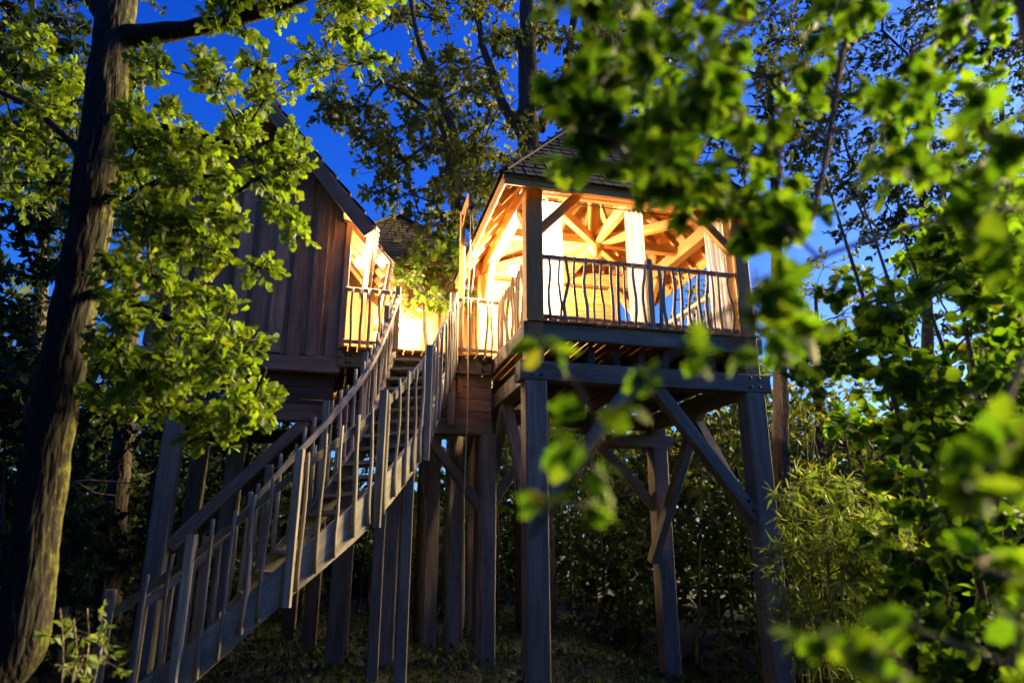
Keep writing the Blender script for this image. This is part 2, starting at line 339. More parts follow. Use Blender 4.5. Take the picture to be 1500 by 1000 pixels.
def shingle_face(roof, e0, e1, top0, top1, mat, nobj, expo=.155, wd=.16, ln=.30, th=.016, lift=.012):
    """cover a roof face (eave e0-e1, upper edge top0-top1) with overlapping shingles; the lowest nobj are objects, rest one part"""
    e0, e1, t0, t1 = map(Vector, (e0, e1, top0, top1))
    mid = ((t0 + t1) - (e0 + e1)) / 2; ev = (e1 - e0).normalized(); up = mid - ev * mid.dot(ev); H = up.length; up.normalize()
    nrm = ev.cross(up)
    if nrm.z < 0: nrm = -nrm
    variants = [shingle_mesh(wd * f, ln, th, mat) for f in (.86, .94, 1.0)]
    rows = int(H / expo); rest_v = []; rest_f = []; cnt = 0
    for r_ in range(rows):
        s = r_ * expo / H; a = e0.lerp(t0, s); b = e1.lerp(t1, s); wr = (b - a).length; n = max(1, int(wr / wd))
        for i in range(n):
            x = (i + .5 + (.5 if r_ % 2 else 0) * .8 - .2) / n
            if x > 1 - .3 / n: x = 1 - .45 / n
            p = a.lerp(b, x) + nrm * (lift + random.uniform(0, .006)) - up * (.05 + random.uniform(0, .018))
            tilt = up - nrm * .045
            ex = tilt.normalized(); M = frame(p + nrm * .012, ex, ev.lerp(up, random.uniform(-.02, .02)))
            if M.to_3x3().col[2].dot(nrm) < 0: M = frame(p + nrm * .012, ex, -ev)
            me = variants[random.randrange(3)]
            if cnt < nobj: part('shingle', me, M, roof)
            else:
                o = len(rest_v); rest_v += [M @ vv.co for vv in me.vertices]; rest_f += [tuple(o + k for k in pl.vertices) for pl in me.polygons]
            cnt += 1
    if rest_v:
        part('shingle_courses', new_mesh('shingle_courses', [WM[roof].inverted() @ q for q in rest_v], rest_f, mat), WM[roof], roof, kind='stuff')

LAMP_C = []
def wall_lamp(p, back_dir, label, style='wall'):
    """globe lamp: iron plate, curved arm and a glowing glass globe"""
    p = Vector(p); t = thing('wall_lamp' if style == 'wall' else 'hanging_lamp', p, label, 'lamp', None)
    me = bpy.data.meshes.new('globe'); import bmesh
    bm = bmesh.new(); bmesh.ops.create_icosphere(bm, subdivisions=2, radius=.095); bm.to_mesh(me); bm.free()
    me.materials.append(M_GLOBE if style == 'wall' else M_GLOBE2); me.polygons.foreach_set('use_smooth', [True] * len(me.polygons))
    part('globe', me, Matrix.Translation(p), t)
    bd = Vector(back_dir)
    if style == 'wall':
        q = p + bd
        beam('back_plate', q - bd.normalized() * .02 - Z3 * .09, q - bd.normalized() * .02 + Z3 * .09, .1, .02, IRON, t, up=bd)
        vs, tr = tube_arrays([q, q + Z3 * .1, p + bd * .5 + Z3 * .19, p + Z3 * .165, p + Z3 * .09], .012, 7)
    else:
        vs, tr = tube_arrays([p + bd, p + bd * .5 + U3 * .004, p + Z3 * .09], .008, 6)
    part('arm' if style == 'wall' else 'cord', fast_mesh('arm', vs - np.array(p), tr, IRON), Matrix.Translation(p), t)
    vs, tr = tube_arrays([(0, 0, .085), (0, 0, .1), (0, 0, .115)], [.055, .05, .02], 12)
    part('cap', fast_mesh('cap', vs, tr, IRON), Matrix.Translation(p), t)

# ------------------------------------------------------------------ open pavilion
DZ = 4.5
def build_pavilion():
    t = thing('open_pavilion', L(1.6, 1.7, 0), 'open timber pavilion on tall stilts with pyramid shingle roof and stick railing', 'pavilion')
    W, D = 3.2, 3.3
    # stilts
    for a, b in ((0, 0), (W, 0), (W, 3.1), (0.02, D)): leg(t, a, b, 3.66, .29, W_POST)
    # ring beams
    beam('beam', L(-.22, 0, 3.80), L(W + .25, 0, 3.80), .27, .26, W_POST, t)
    beam('beam', L(-.22, D, 3.80), L(W + .25, D, 3.80), .24, .26, W_POST, t)
    beam('beam', L(0, .14, 3.79), L(0, D - .13, 3.79), .24, .24, W_POST, t); beam('beam', L(W, .14, 3.79), L(W, D - .13, 3.79), .24, .24, W_POST, t)
    beam('beam', L(W - .95, 3.1, 3.42), L(W + .25, 3.1, 3.42), .3, .22, W_POST, t)
    for k in range(9):
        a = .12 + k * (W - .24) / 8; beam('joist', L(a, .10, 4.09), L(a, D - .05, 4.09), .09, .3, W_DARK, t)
    beam('fascia', L(-.16, -.06, 4.36), L(W + .2, -.06, 4.36), .08, .23, W_POST, t)
    beam('fascia', L(-.10, -.01, 4.36), L(-.10, D, 4.36), .08, .23, W_POST, t); beam('fascia', L(W + .13, 0, 4.36), L(W + .13, D, 4.36), .08, .23, W_POST, t)
    fl = beam('floor_edge', L(-.1, D + .06, 4.4), L(W + .1, D + .06, 4.4), .08, .2, W_POST, t)
    nb = 24
    for k in range(nb):
        a = -.13 + (k + .5) * (W + .26) / nb
        beam('floor_board', L(a, -.16, DZ - .015), L(a, D + .08, DZ - .015), (W + .26) / nb - .012, .03, W_HONEY, fl, ch=.004)
    # knee braces under the deck
    def br(p, q, w_=.16, m=W_POST): beam('brace', p, q, w_, w_, m, t)
    br(L(1.72, -.0, 3.70), L(W - .1, .0, 1.95), .17); br(L(1.35, 0, 3.70), L(.12, .0, 2.1), .15)
    br(L(W, 1.7, 3.68), L(W, .12, 1.75), .16); br(L(W, 1.45, 3.7), L(W, 3.0, 2.0), .16)
    br(L(1.75, 3.1, 3.7), L(W - .1, 3.1, 2.25), .15); br(L(W + .02, 1.35, 3.95), L(W - .25, 3.0, 1.35), .16)
    br(L(0, 1.55, 3.68), L(0, .12, 1.9), .15); br(L(0, 1.6, 3.68), L(0, D - .1, 2.0), .15)
    # posts, plates, head braces
    for a, b in ((0, 0), (W, 0), (0, D), (W, D)):
        beam('post', L(a, b, 3.93), L(a, b, 6.45), .24, .24, W_HONEY, t, ch=.018)
    beam('plate', L(-.17, 0, 6.57), L(W + .17, 0, 6.57), .2, .24, W_HONEY, t); beam('plate', L(-.17, D, 6.57), L(W + .17, D, 6.57), .2, .24, W_HONEY, t)
    beam('plate', L(0, .1, 6.56), L(0, D - .1, 6.56), .18, .22, W_HONEY, t); beam('plate', L(W, .1, 6.56), L(W, D - .1, 6.56), .18, .22, W_HONEY, t)
    for p, q in ((L(.09, 0, 5.85), L(.68, 0, 6.47)), (L(W - .09, 0, 5.85), L(W - .68, 0, 6.47)), (L(0, .09, 5.85), L(0, .68, 6.46)),
                 (L(0, D - .09, 5.85), L(0, D - .68, 6.46)), (L(W, .09, 5.85), L(W, .68, 6.46)), (L(W, D - .09, 5.85), L(W, D - .68, 6.46)),
                 (L(.09, D, 5.85), L(.68, D, 6.47)), (L(W - .09, D, 5.85), L(W - .68, D, 6.47))):
        beam('head_brace', p, q, .11, .13, W_HONEY, t)
    # roof
    EZ, AP = 6.44, 2.62; ca, cb = 1.6, 1.7; lo_a, hi_a, lo_b, hi_b = -.5, 3.7, -.36, 3.78
    apex = L(ca, cb, EZ + AP); cs = [L(lo_a, lo_b, EZ), L(hi_a, lo_b, EZ), L(hi_a, hi_b, EZ), L(lo_a, hi_b, EZ)]
    ctr = L(ca, cb, EZ + AP)
    vs = []
    for dz in (0, .045):
        vs += [c + Z3 * dz for c in cs] + [apex + Z3 * dz]
    vs = [p - ctr for p in vs]
    fs = [(1, 0, 4), (2, 1, 4), (3, 2, 4), (0, 3, 4), (5, 6, 9), (6, 7, 9), (7, 8, 9), (8, 5, 9)] + [(i, (i + 1) % 4, 5 + (i + 1) % 4, 5 + i) for i in range(4)]
    roof = part('roof', new_mesh('roof', vs, fs, W_HONEY), Matrix.Translation(ctr), t)
    up = Z3 * .045
    for i, nobj in ((0, 230), (3, 40), (1, 20), (2, 0)):
        a, b = cs[i] + up, cs[(i + 1) % 4] + up
        if i == 3: a, b = b, a
        shingle_face(roof, a, b, apex + up, apex + up, W_SHING, nobj)
    beam('ridge_finial', apex + Z3 * .02, apex + Z3 * .42, .12, .12, W_SHING, roof)
    for i in range(4):
        a, b = cs[i], cs[(i + 1) % 4]; d = (b - a).normalized(); n_ = Vector((d.y, -d.x, 0))
        beam('eave_board', a + d * .02 - n_ * .03 + Z3 * -.055, b - d * .02 - n_ * .03 + Z3 * -.055, .03, .10, W_HONEY, roof)
        beam('hip_cap', cs[i] + Z3 * .09, apex + Z3 * .1, .14, .03, W_SHING, roof)
        beam('hip_rafter', cs[i].lerp(apex, .03) - Z3 * .10, apex - Z3 * .14, .09, .16, W_HONEY, roof)
    nR = 8
    for side in range(4):
        a, b = cs[side], cs[(side + 1) % 4]; ev = (b - a)
        mid = a.lerp(b, .5); upv = apex - mid
        for k in range(nR):
            s = (k + .5) / nR; e = a.lerp(b, s); h = 1 - abs(2 * s - 1)
            top = e + upv * max(.12, h)
            nn = ev.cross(upv).normalized()
            if nn.z < 0: nn = -nn
            beam('rafter', e + upv * .02 - nn * .075, top - nn * .075, .065, .12, W_HONEY, roof, up=nn)
        # ceiling boards between the rafters are the roof deck itself; planks laid across
        for r_ in range(13):
            s0 = .03 + r_ * .07; p0, p1 = a.lerp(apex, s0), b.lerp(apex, s0); nn = ev.cross(upv).normalized()
            if nn.z < 0: nn = -nn
            if (p1 - p0).length > .25:
                beam('roof_plank', p0 - nn * .012, p1 - nn * .012, .215, .016, W_HONEY, roof, up=nn, ch=.004)
    # king post boss, ties and struts
    hub = L(ca, cb, 6.62)
    beam('king_post', hub - Z3 * .16, apex - Z3 * .2, .17, .17, W_HONEY, t)
    vs, tr = tube_arrays([(0, 0, -.28), (0, 0, -.2), (0, 0, -.1), (0, 0, 0.02)], [.03, .10, .15, .13], 8)
    part('boss', fast_mesh('boss', vs, tr, W_HONEY, False), Matrix.Translation(hub), t)
    for a, b in ((0.1, cb), (W - .1, cb), (ca, .1), (ca, D - .1)):
        beam('tie_beam', hub, L(a, b, 6.60), .13, .16, W_HONEY, t)
    for c in ((.12, .12), (W - .12, .12), (.12, D - .12), (W - .12, D - .12)):
        beam('tie_beam', hub - Z3 * .02, L(*c, 6.58), .12, .15, W_HONEY, t)
        m_ = hub.lerp(L(*c, 6.58), .55); beam('strut', m_, hub.lerp(apex, .45), .09, .10, W_HONEY, t)
    # boarded back wall with open upper part to the right, bench
    for k in range(12):
        z = DZ + .02 + k * .155
        beam('wall_board', L(.12, D - .03, z + .078), L(2.5, D - .03, z + .078), .025, .152, W_HONEY, t, ch=.006)
    beam('wall_post', L(2.55, D - .02, DZ), L(2.55, D - .02, 6.45), .1, .1, W_HONEY, t)
    for k in range(4):
        beam('bench_slat', L(.3, D - .25 - k * .11, DZ + .44), L(2.0, D - .25 - k * .11, DZ + .44), .1, .03, W_HONEY, t, ch=.005)
    for a in (.45, 1.15, 1.85): beam('bench_leg', L(a, D - .42, DZ), L(a, D - .42, DZ + .425), .08, .34, W_HONEY, t)
    # railings
    railing(t, 'railing', L(.12, 0, 0), L(W - .12, 0, 0), DZ, 1.0, 23, [(1.62, .09, .08, .12)])
    railing(t, 'railing', L(0, 1.98, 0), L(0, .12, 0), DZ, 1.0, 12, [(0.02, .09, .05, .1)])
    railing(t, 'railing', L(W, .12, 0), L(W, D - .12, 0), DZ, 1.0, 20)
    railing(t, 'railing', L(2.62, D, 0), L(W - .12, D, 0), DZ, 1.0, 4)
    return t
PAV = build_pavilion()
def bolts(parent, pts, n_):
    vs, tr = tube_arrays([(0, 0, -.01), (0, 0, .012), (0, 0, .016)], [.022, .022, .012], 6)
    me = fast_mesh('bolt', vs, tr, IRON, False)
    for p in pts: part('bolt', me, frame(p, Z3, Vector(n_).cross(Z3)), parent)
bolts(PAV, [L(a, -.138, z) for a in (-.06, .07, 3.13, 3.27) for z in (3.74, 3.87)], -V3)
bolts(PAV, [L(a, -.103, z) for a in (0, 3.2) for z in (4.30, 4.42)], -V3)
bolts(PAV, [L(3.2 - .19, -.092, 2.06), L(3.2 - .25, -.092, 2.18), L(.20, -.082, 2.24), L(1.66, -.092, 3.6)], -V3)
def curtain(a, b, dirv, width, z0, z1, folds, label, ph=0.0):
    p = L(a, b, 0); t = thing('curtain', (p.x, p.y, z0), label, 'curtain', None)
    n = folds * 8 + 1; m = 22; vs = []; d = Vector(dirv); nn = Vector((-d.y, d.x, 0)); inv = Matrix.Translation(Vector((p.x, p.y, z0)))
    for j in range(m):
        s = j / (m - 1)
        for i in range(n):
            x = i / (n - 1); fl = .018 * (1 + .7 * s) * math.sin(x * folds * 6.283 + ph + .8 * math.sin(s * 3 + ph)) + .012 * math.sin(x * 9 + s * 4)
            q = d * (width * (x - .5) * (1 + .10 * math.sin(s * 2.5 + ph)) ) + nn * fl + Z3 * ((z1 - z0) * (1 - s) + .012 * math.sin(x * folds * 6.283))
            vs.append(q)
    fs = [(j * n + i, j * n + i + 1, (j + 1) * n + i + 1, (j + 1) * n + i) for j in range(m - 1) for i in range(n - 1)]
    part('cloth', new_mesh('cloth', vs, fs, CLOTH, True), inv, t)
    for i in range(folds + 1):
        c = d * (width * (i / folds - .5)); th = np.linspace(0, 6.283, 13)
        pts = np.stack([np.cos(th) * 0 + c.x, np.cos(th) * 0 + c.y, np.zeros(13)], 1) + np.outer(np.cos(th) * .022, np.array(nn)) + np.outer(np.sin(th) * .022, [0, 0, 1])
        v_, t_ = tube_arrays(pts, .004, 5, cap=False); part('ring', fast_mesh('ring', v_ + np.array([0, 0, z1 - z0 + .02]), t_, IRON), inv, t)
curtain(.30, .13, U3, .34, DZ + .05, 6.40, 4, 'white curtain hanging beside the front corner post near the bright hanging lamp', .3)
curtain(1.62, .13, U3, .27, DZ + .05, 6.40, 4, 'white curtain gathered at the middle of the pavilion front, behind the railing post', 1.3)
curtain(2.95, .13, U3, .34, DZ + .05, 6.40, 4, 'white curtain at the far right front post of the pavilion, half hidden by leaves', 2.3)
tr_ = thing('curtain_rod', L(1.6, .13, 6.42), 'thin dark iron curtain rod under the pavilion front beam', 'curtain rod')
v_, t_ = tube_arrays([np.array(L(.12, .13, 6.42) - L(1.6, .13, 6.42)), (0, 0, -.006), np.array(L(3.08, .13, 6.42) - L(1.6, .13, 6.42))], .009, 8)
part('rod', fast_mesh('rod', v_, t_, IRON), WM[tr_], tr_)
for a in (.12, 1.6, 3.08):
    p = L(a, .13, 6.42); v_, t_ = tube_arrays([(0, 0, 0), (0, 0, .035), tuple(-V3 * .03 + Z3 * .05)], .007, 6); part('bracket', fast_mesh('bracket', v_, t_, IRON), Matrix.Translation(p), tr_)
wall_lamp(L(.20, 1.9, 6.02), Z3 * .52, 'glowing globe lamp hanging inside the open pavilion beside its corner post', 'hang')

# ------------------------------------------------------------------ landing deck between the huts
def build_landing():
    t = thing('landing_deck', L(-1.3, 2.6, 0), 'raised plank landing between the brown cabin and the open pavilion, on stilts', 'deck')
    a0, a1, b0, b1 = -2.55, -.16, 1.72, 5.6
    fr = beam('edge_beam', L(a0, 1.93, 4.325), L(-.16, 1.93, 4.325), .08, .25, W_POST, t)
    n = 17
    for k in range(n):
        a = a0 + (k + .5) * (a1 - a0) / n
        beam('deck_board', L(a, b0 + random.uniform(-.02, .03), DZ - .03), L(a, b1, DZ - .03), (a1 - a0) / n - .012, .03, W_HONEY, fr, ch=.004)
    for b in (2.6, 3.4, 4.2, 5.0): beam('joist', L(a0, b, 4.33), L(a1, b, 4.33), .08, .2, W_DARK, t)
    for k in range(4): beam('cladding_board', L(-.84, 2.0, 4.10 - k * .19), L(-.14, 2.0, 4.10 - k * .19), .03, .182, W_CABIN, t, ch=.008)
    beam('beam', L(-2.5, 2.0, 3.36), L(-.14, 2.0, 3.36), .2, .24, W_POST, t)
    beam('beam', L(-2.5, 3.3, 4.1), L(-.14, 3.3, 4.1), .2, .22, W_DARK, t)
    for a, b in ((-.2, 1.95), (-2.3, 1.95), (-1.62, 2.05)): leg(t, a, b, 3.24 if b < 2.0 or True else 4, .24)
    for a, b in ((-.85, 3.3), (-.48, 3.3), (-1.55, 3.3), (-2.2, 3.4), (-1.2, 4.6), (-.2, 4.6)): leg(t, a, b, 3.99, .22)
    for p, q in ((L(-1.15, 1.95, 3.22), L(-.3, 1.95, 2.15)), (L(.05, 2.6, 3.6), L(-.18, 2.05, 2.1)), (L(.6, 1.95, 3.3), L(-.1, 1.95, 2.25)), (L(-1.3, 3.3, 3.95), L(-.92, 3.3, 2.4)),
                 (L(-.1, 3.3, 3.9), L(-.45, 3.3, 2.6)), (L(-1.0, 3.3, 3.9), L(-1.5, 3.3, 2.5)), (L(-2.0, 3.3, 3.9), L(-1.6, 3.3, 2.6))):
        beam('brace', p, q, .13, .14, W_POST, t)
    railing(t, 'railing', L(-2.5, 1.86, 0), L(-1.70, 1.86, 0), DZ, .97, 5, [(.8, .1, .06, .15)], start=.05)
    railing(t, 'railing', L(-.80, 1.9, 0), L(-.03, 1.9, 0), DZ, .97, 5, [(0, .11, .06, 1.12)], start=.08)
    bolts(t, [L(a, 1.887, z) for a in (-2.42, -2.36, -1.72, -.72, -.3) for z in (4.26, 4.38)], -V3)
    # rail with a diagonal brace at the rear of the landing
    beam('back_rail', L(-2.25, 4.4, 5.62), L(-1.62, 4.4, 5.62), .07, .09, W_HONEY, t); beam('brace', L(-2.2, 4.36, 5.55), L(-1.9, 4.36, 4.6), .05, .1, W_HONEY, t)
    for a in (-2.22, -1.65): beam('railing_post', L(a, 4.43, DZ), L(a, 4.43, 5.6), .09, .09, W_HONEY, t)
build_landing()

# ------------------------------------------------------------------ board clad cabin
def build_cabin():
    t = thing('gabled_cabin', L(-3.9, 3.2, 0), 'brown board clad cabin with steep gable roof standing on stilts behind the oak', 'cabin')
    a0, a1, vb, z0 = -5.24, -2.57, 1.95, 4.36; pk = -3.9
    sl = 2.12 / 1.78
    def rz(a): return 8.42 - .16 - abs(a - pk) * sl      # underside of roof at the wall
    n = 19; wd = (a1 - a0) / n
    for k in range(n):
        x0, x1 = a0 + k * wd, a0 + (k + 1) * wd; proud = .045 if k % 2 == 0 else 0.0; ov = .03 if k % 2 == 0 else -.012
        x0 -= ov; x1 += ov; x0 = max(x0, a0 - .02); x1 = min(x1, a1 + .02)
        zb = z0 + random.uniform(-.035, .02)
        poly = [(0, 0), (0, x1 - x0)]
        up_pts = [(rz(x1) - zb, x1 - x0)]
        if x0 < pk < x1: up_pts.append((rz(pk) - zb, pk - x0))
        up_pts.append((rz(x0) - zb, 0))
        wv = random.uniform(-.008, .008)
        poly = [(0, 0), (0 + wv, x1 - x0)] + up_pts
        prism('wall_board', L(x0, vb - proud, zb), Z3, U3, poly, .03, W_CABIN, t)
    # side wall (right) and return wall
    for k in range(13):
        b = vb + .06 + k * .19
        beam('side_board', L(a1 + (.02 if k % 2 else 0), b + .1, z0), L(a1 + (.02 if k % 2 else 0), b + .1, 6.62), .03, .19 if k % 2 else .2, W_CABIN, t, up=V3)
    for k in range(13):
        b = vb + .06 + k * .19
        beam('side_board', L(a0 - (.02 if k % 2 else 0), b + .1, z0), L(a0 - (.02 if k % 2 else 0), b + .1, 6.5), .03, .2, W_CABIN, t, up=V3)
    prism('rear_wall', L(a0, 4.5, z0), U3, Z3, [(0, 0), (a1 - a0, 0), (a1 - a0, rz(a1) - z0), (pk - a0, rz(pk) - z0), (0, rz(a0) - z0)], .04, W_CABIN, t)
    for k in range(4): beam('return_board', L(-2.5 + k * .15, 4.05, DZ), L(-2.5 + k * .15, 4.05, 6.3 - k * .12), .145, .03, W_HONEY, t)
    beam('corner_post', L(a1 + .055, vb - .05, z0 - .02), L(a1 + .055, vb - .05, 6.72), .1, .1, W_CABIN, t)
    # floor, sill, lower beams, underside cladding
    prism('floor', L(a0, vb + .03, z0 - .02), U3, V3, [(0, 0), (a1 - a0, 0), (a1 - a0, 2.5), (0, 2.5)], .06, W_DARK, t)
    beam('sill_beam', L(a0 - .05, vb + .04, 4.22), L(a1 + .06, vb + .04, 4.22), .16, .24, W_CABIN, t)
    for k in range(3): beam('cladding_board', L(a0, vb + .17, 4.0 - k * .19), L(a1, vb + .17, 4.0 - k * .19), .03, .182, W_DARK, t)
    beam('lower_beam', L(a0 - .3, vb - .02, 3.46), L(a1 + .5, vb - .02, 3.46), .2, .24, W_CABIN, t)
    beam('lower_beam', L(a0 - .3, 4.3, 3.46), L(a1 + .3, 4.3, 3.46), .2, .24, W_DARK, t)
    for a, b in ((-4.68, 1.93), (-4.75, 4.3), (-2.7, 4.3), (-4.0, 3.1)): leg(t, a, b, 3.34, .25, W_POST)
    beam('brace', L(-2.92, 1.95, 3.36), L(-4.55, 1.95, 1.6), .16, .16, W_CABIN, t)
    beam('brace', L(-3.2, 4.3, 3.36), L(-4.6, 4.3, 1.8), .14, .14, W_DARK, t)
    # roof
    vf, vr = 1.45, 3.8
    def slope(sgn, b0, b1, ea, ez, name, nobj, th=.07):
        e0, e1 = L(ea, b0, ez), L(ea, b1, ez); t0, t1 = L(pk, b0, 8.42), L(pk, b1, 8.42)
        return e0, e1, t0, t1
    for sgn, nobj in ((1, 70), (-1, 0)):
        ea = pk + sgn * 1.78; e0, e1 = L(ea, vf, 6.33), L(ea, vr + 1.0, 6.33); t0, t1 = L(pk, vf, 8.42), L(pk, vr + 1.0, 8.42)
        up = (t0 - e0); nn = up.cross(V3).normalized()
        if nn.z < 0: nn = -nn
        if nn.z < 0: nn = -nn
        c = e0.copy(); vs = [e0, e1, t1, t0]; vs = [p - c for p in vs] + [p - c - nn * .05 for p in vs]
        fs = [(0, 1, 2, 3), (7, 6, 5, 4), (0, 4, 5, 1), (1, 5, 6, 2), (2, 6, 7, 3), (3, 7, 4, 0)]
        rf = part('roof', new_mesh('roof', vs, fs, W_CABIN), Matrix.Translation(c), t)
        shingle_face(rf, e0 + nn * .002, e1 + nn * .002, t0, t1, W_BROWNSH, nobj, expo=.18)
        beam('bargeboard', e0 - V3 * .02 - nn * .13 - up * .01, t0 - V3 * .02 - nn * .13, .03, .22, W_CABIN, rf, up=nn)
        for k in range(6):
            b = vf + .12 + k * .42; d = up.normalized()
            beam('rafter', L(ea, b, 6.33) + d * .02 - nn * .11, L(ea, b, 6.33) + d * 1.1 - nn * .11, .07, .11, W_HONEY, rf, up=nn)
        beam('eave_board', e0 + V3 * .02 - nn * .09 + up.normalized() * .01, e1 - nn * .09 + up.normalized() * .01, .022, .10, W_HONEY, rf, up=nn)
    beam('ridge_finial', L(pk, vf + .06, 8.3), L(pk, vf + .06, 8.62), .16, .16, W_CABIN, t)
    beam('ridge_beam', L(pk, vf + .03, 8.16), L(pk, 4.6, 8.16), .14, .2, W_CABIN, t)
    beam('purlin', L(a1 + .02, vf + .12, 6.66), L(a1 + .02, 4.5, 6.66), .14, .16, W_HONEY, t)
    # stepped wing roof behind
    e0, e1 = L(-1.79, 2.74, 6.33), L(-1.79, 5.2, 6.33); up = Vector(U3) * -1.1 + Z3 * 1.1 * sl
    nn = up.cross(V3).normalized(); nn = nn if nn.z > 0 else -nn
    vs = [e0, e1, e1 + up, e0 + up]; c = e0.copy(); vs = [p - c for p in vs] + [p - c - nn * .05 for p in vs]
    fs = [(0, 1, 2, 3), (7, 6, 5, 4), (0, 4, 5, 1), (1, 5, 6, 2), (2, 6, 7, 3), (3, 7, 4, 0)]
    rf = part('wing_roof', new_mesh('wing_roof', vs, fs, W_CABIN), Matrix.Translation(c), t)
    shingle_face(rf, e0, e1, e0 + up, e1 + up, W_BROWNSH, 30, expo=.18)
    beam('bargeboard', e0 - V3 * .02 - nn * .12, e0 + up - V3 * .02 - nn * .12, .03, .2, W_CABIN, rf, up=nn)
    for k in range(4):
        p = e0 + V3 * (.15 + k * .45); d = up.normalized(); beam('rafter', p + d * .02 - nn * .11, p + d * 1.0 - nn * .11, .07, .11, W_HONEY, rf, up=nn)
build_cabin()
wall_lamp(L(-2.30, 2.06, 5.98), -U3 * .23, 'glowing globe lamp under the eave of the brown gabled cabin')

# ------------------------------------------------------------------ far cabin
def build_far():
    t = thing('far_cabin', L(-1.41, 7.1, 0), 'distant wooden hut with a dark pyramid shingle roof behind the landing', 'cabin')
    b = 5.25; a0, a1 = -3.2, .35
    n = 22; wd = (a1 - a0) / n
    for k in range(n):
        x = a0 + (k + .5) * wd
        beam('wall_board', L(x, b - (.025 if k % 2 else 0), 4.3), L(x, b - (.025 if k % 2 else 0), 7.25), wd + (.03 if k % 2 else -.01), .028, W_HONEY, t, ch=.005)
    prism('side_wall', L(a1, b, 4.3), V3, Z3, [(0, 0), (3.4, 0), (3.4, 2.95), (0, 2.95)], .05, W_HONEY, t)
    prism('side_wall', L(a0 - .05, b, 4.3), V3, Z3, [(0, 0), (3.4, 0), (3.4, 2.95), (0, 2.95)], .05, W_HONEY, t)
    prism('rear_wall', L(a0, b + 3.4, 4.3), U3, Z3, [(0, 0), (a1 - a0, 0), (a1 - a0, 2.95), (0, 2.95)], .05, W_HONEY, t)
    for a, bb in ((a0 + .1, b + .15), (a1 - .1, b + .15), (a0 + .1, b + 3.2), (a1 - .1, b + 3.2)): leg(t, a, bb, 4.15, .24)
    beam('floor_beam', L(a0, b + .15, 4.22), L(a1, b + .15, 4.22), .24, .14, W_POST, t); beam('floor_beam', L(a0, b + 3.2, 4.22), L(a1, b + 3.2, 4.22), .24, .14, W_POST, t)
    EZ = 7.3; cs = [L(-3.45, 4.95, EZ), L(.62, 4.95, EZ), L(.62, 9.05, EZ), L(-3.45, 9.05, EZ)]; ap = L(-1.41, 7.0, 9.3); c = ap.copy()
    vs = [p - c for p in cs + [ap]] + [p - c + Z3 * .05 for p in cs + [ap]]
    fs = [(1, 0, 4), (2, 1, 4), (3, 2, 4), (0, 3, 4), (5, 6, 9), (6, 7, 9), (7, 8, 9), (8, 5, 9)] + [(i, (i + 1) % 4, 5 + (i + 1) % 4, 5 + i) for i in range(4)]
    rf = part('roof', new_mesh('roof', vs, fs, W_CABIN), Matrix.Translation(c), t)
    for i in (0, 1, 3):
        shingle_face(rf, cs[i] + Z3 * .05, cs[(i + 1) % 4] + Z3 * .05, ap + Z3 * .05, ap + Z3 * .05, W_BROWNSH, 60 if i == 0 else 0, expo=.18, wd=.18)
    for i in range(4):
        beam('hip_cap', cs[i] + Z3 * .11, ap + Z3 * .11, .14, .03, W_BROWNSH, rf)
    beam('eave_board', cs[0] - V3 * .02 - Z3 * .02, cs[1] - V3 * .02 - Z3 * .02, .03, .12, W_HONEY, rf)
build_far()
wall_lamp(L(-1.39, 4.88, 5.94), V3 * .34, 'glowing globe lamp on the far hut wall behind the stair head')

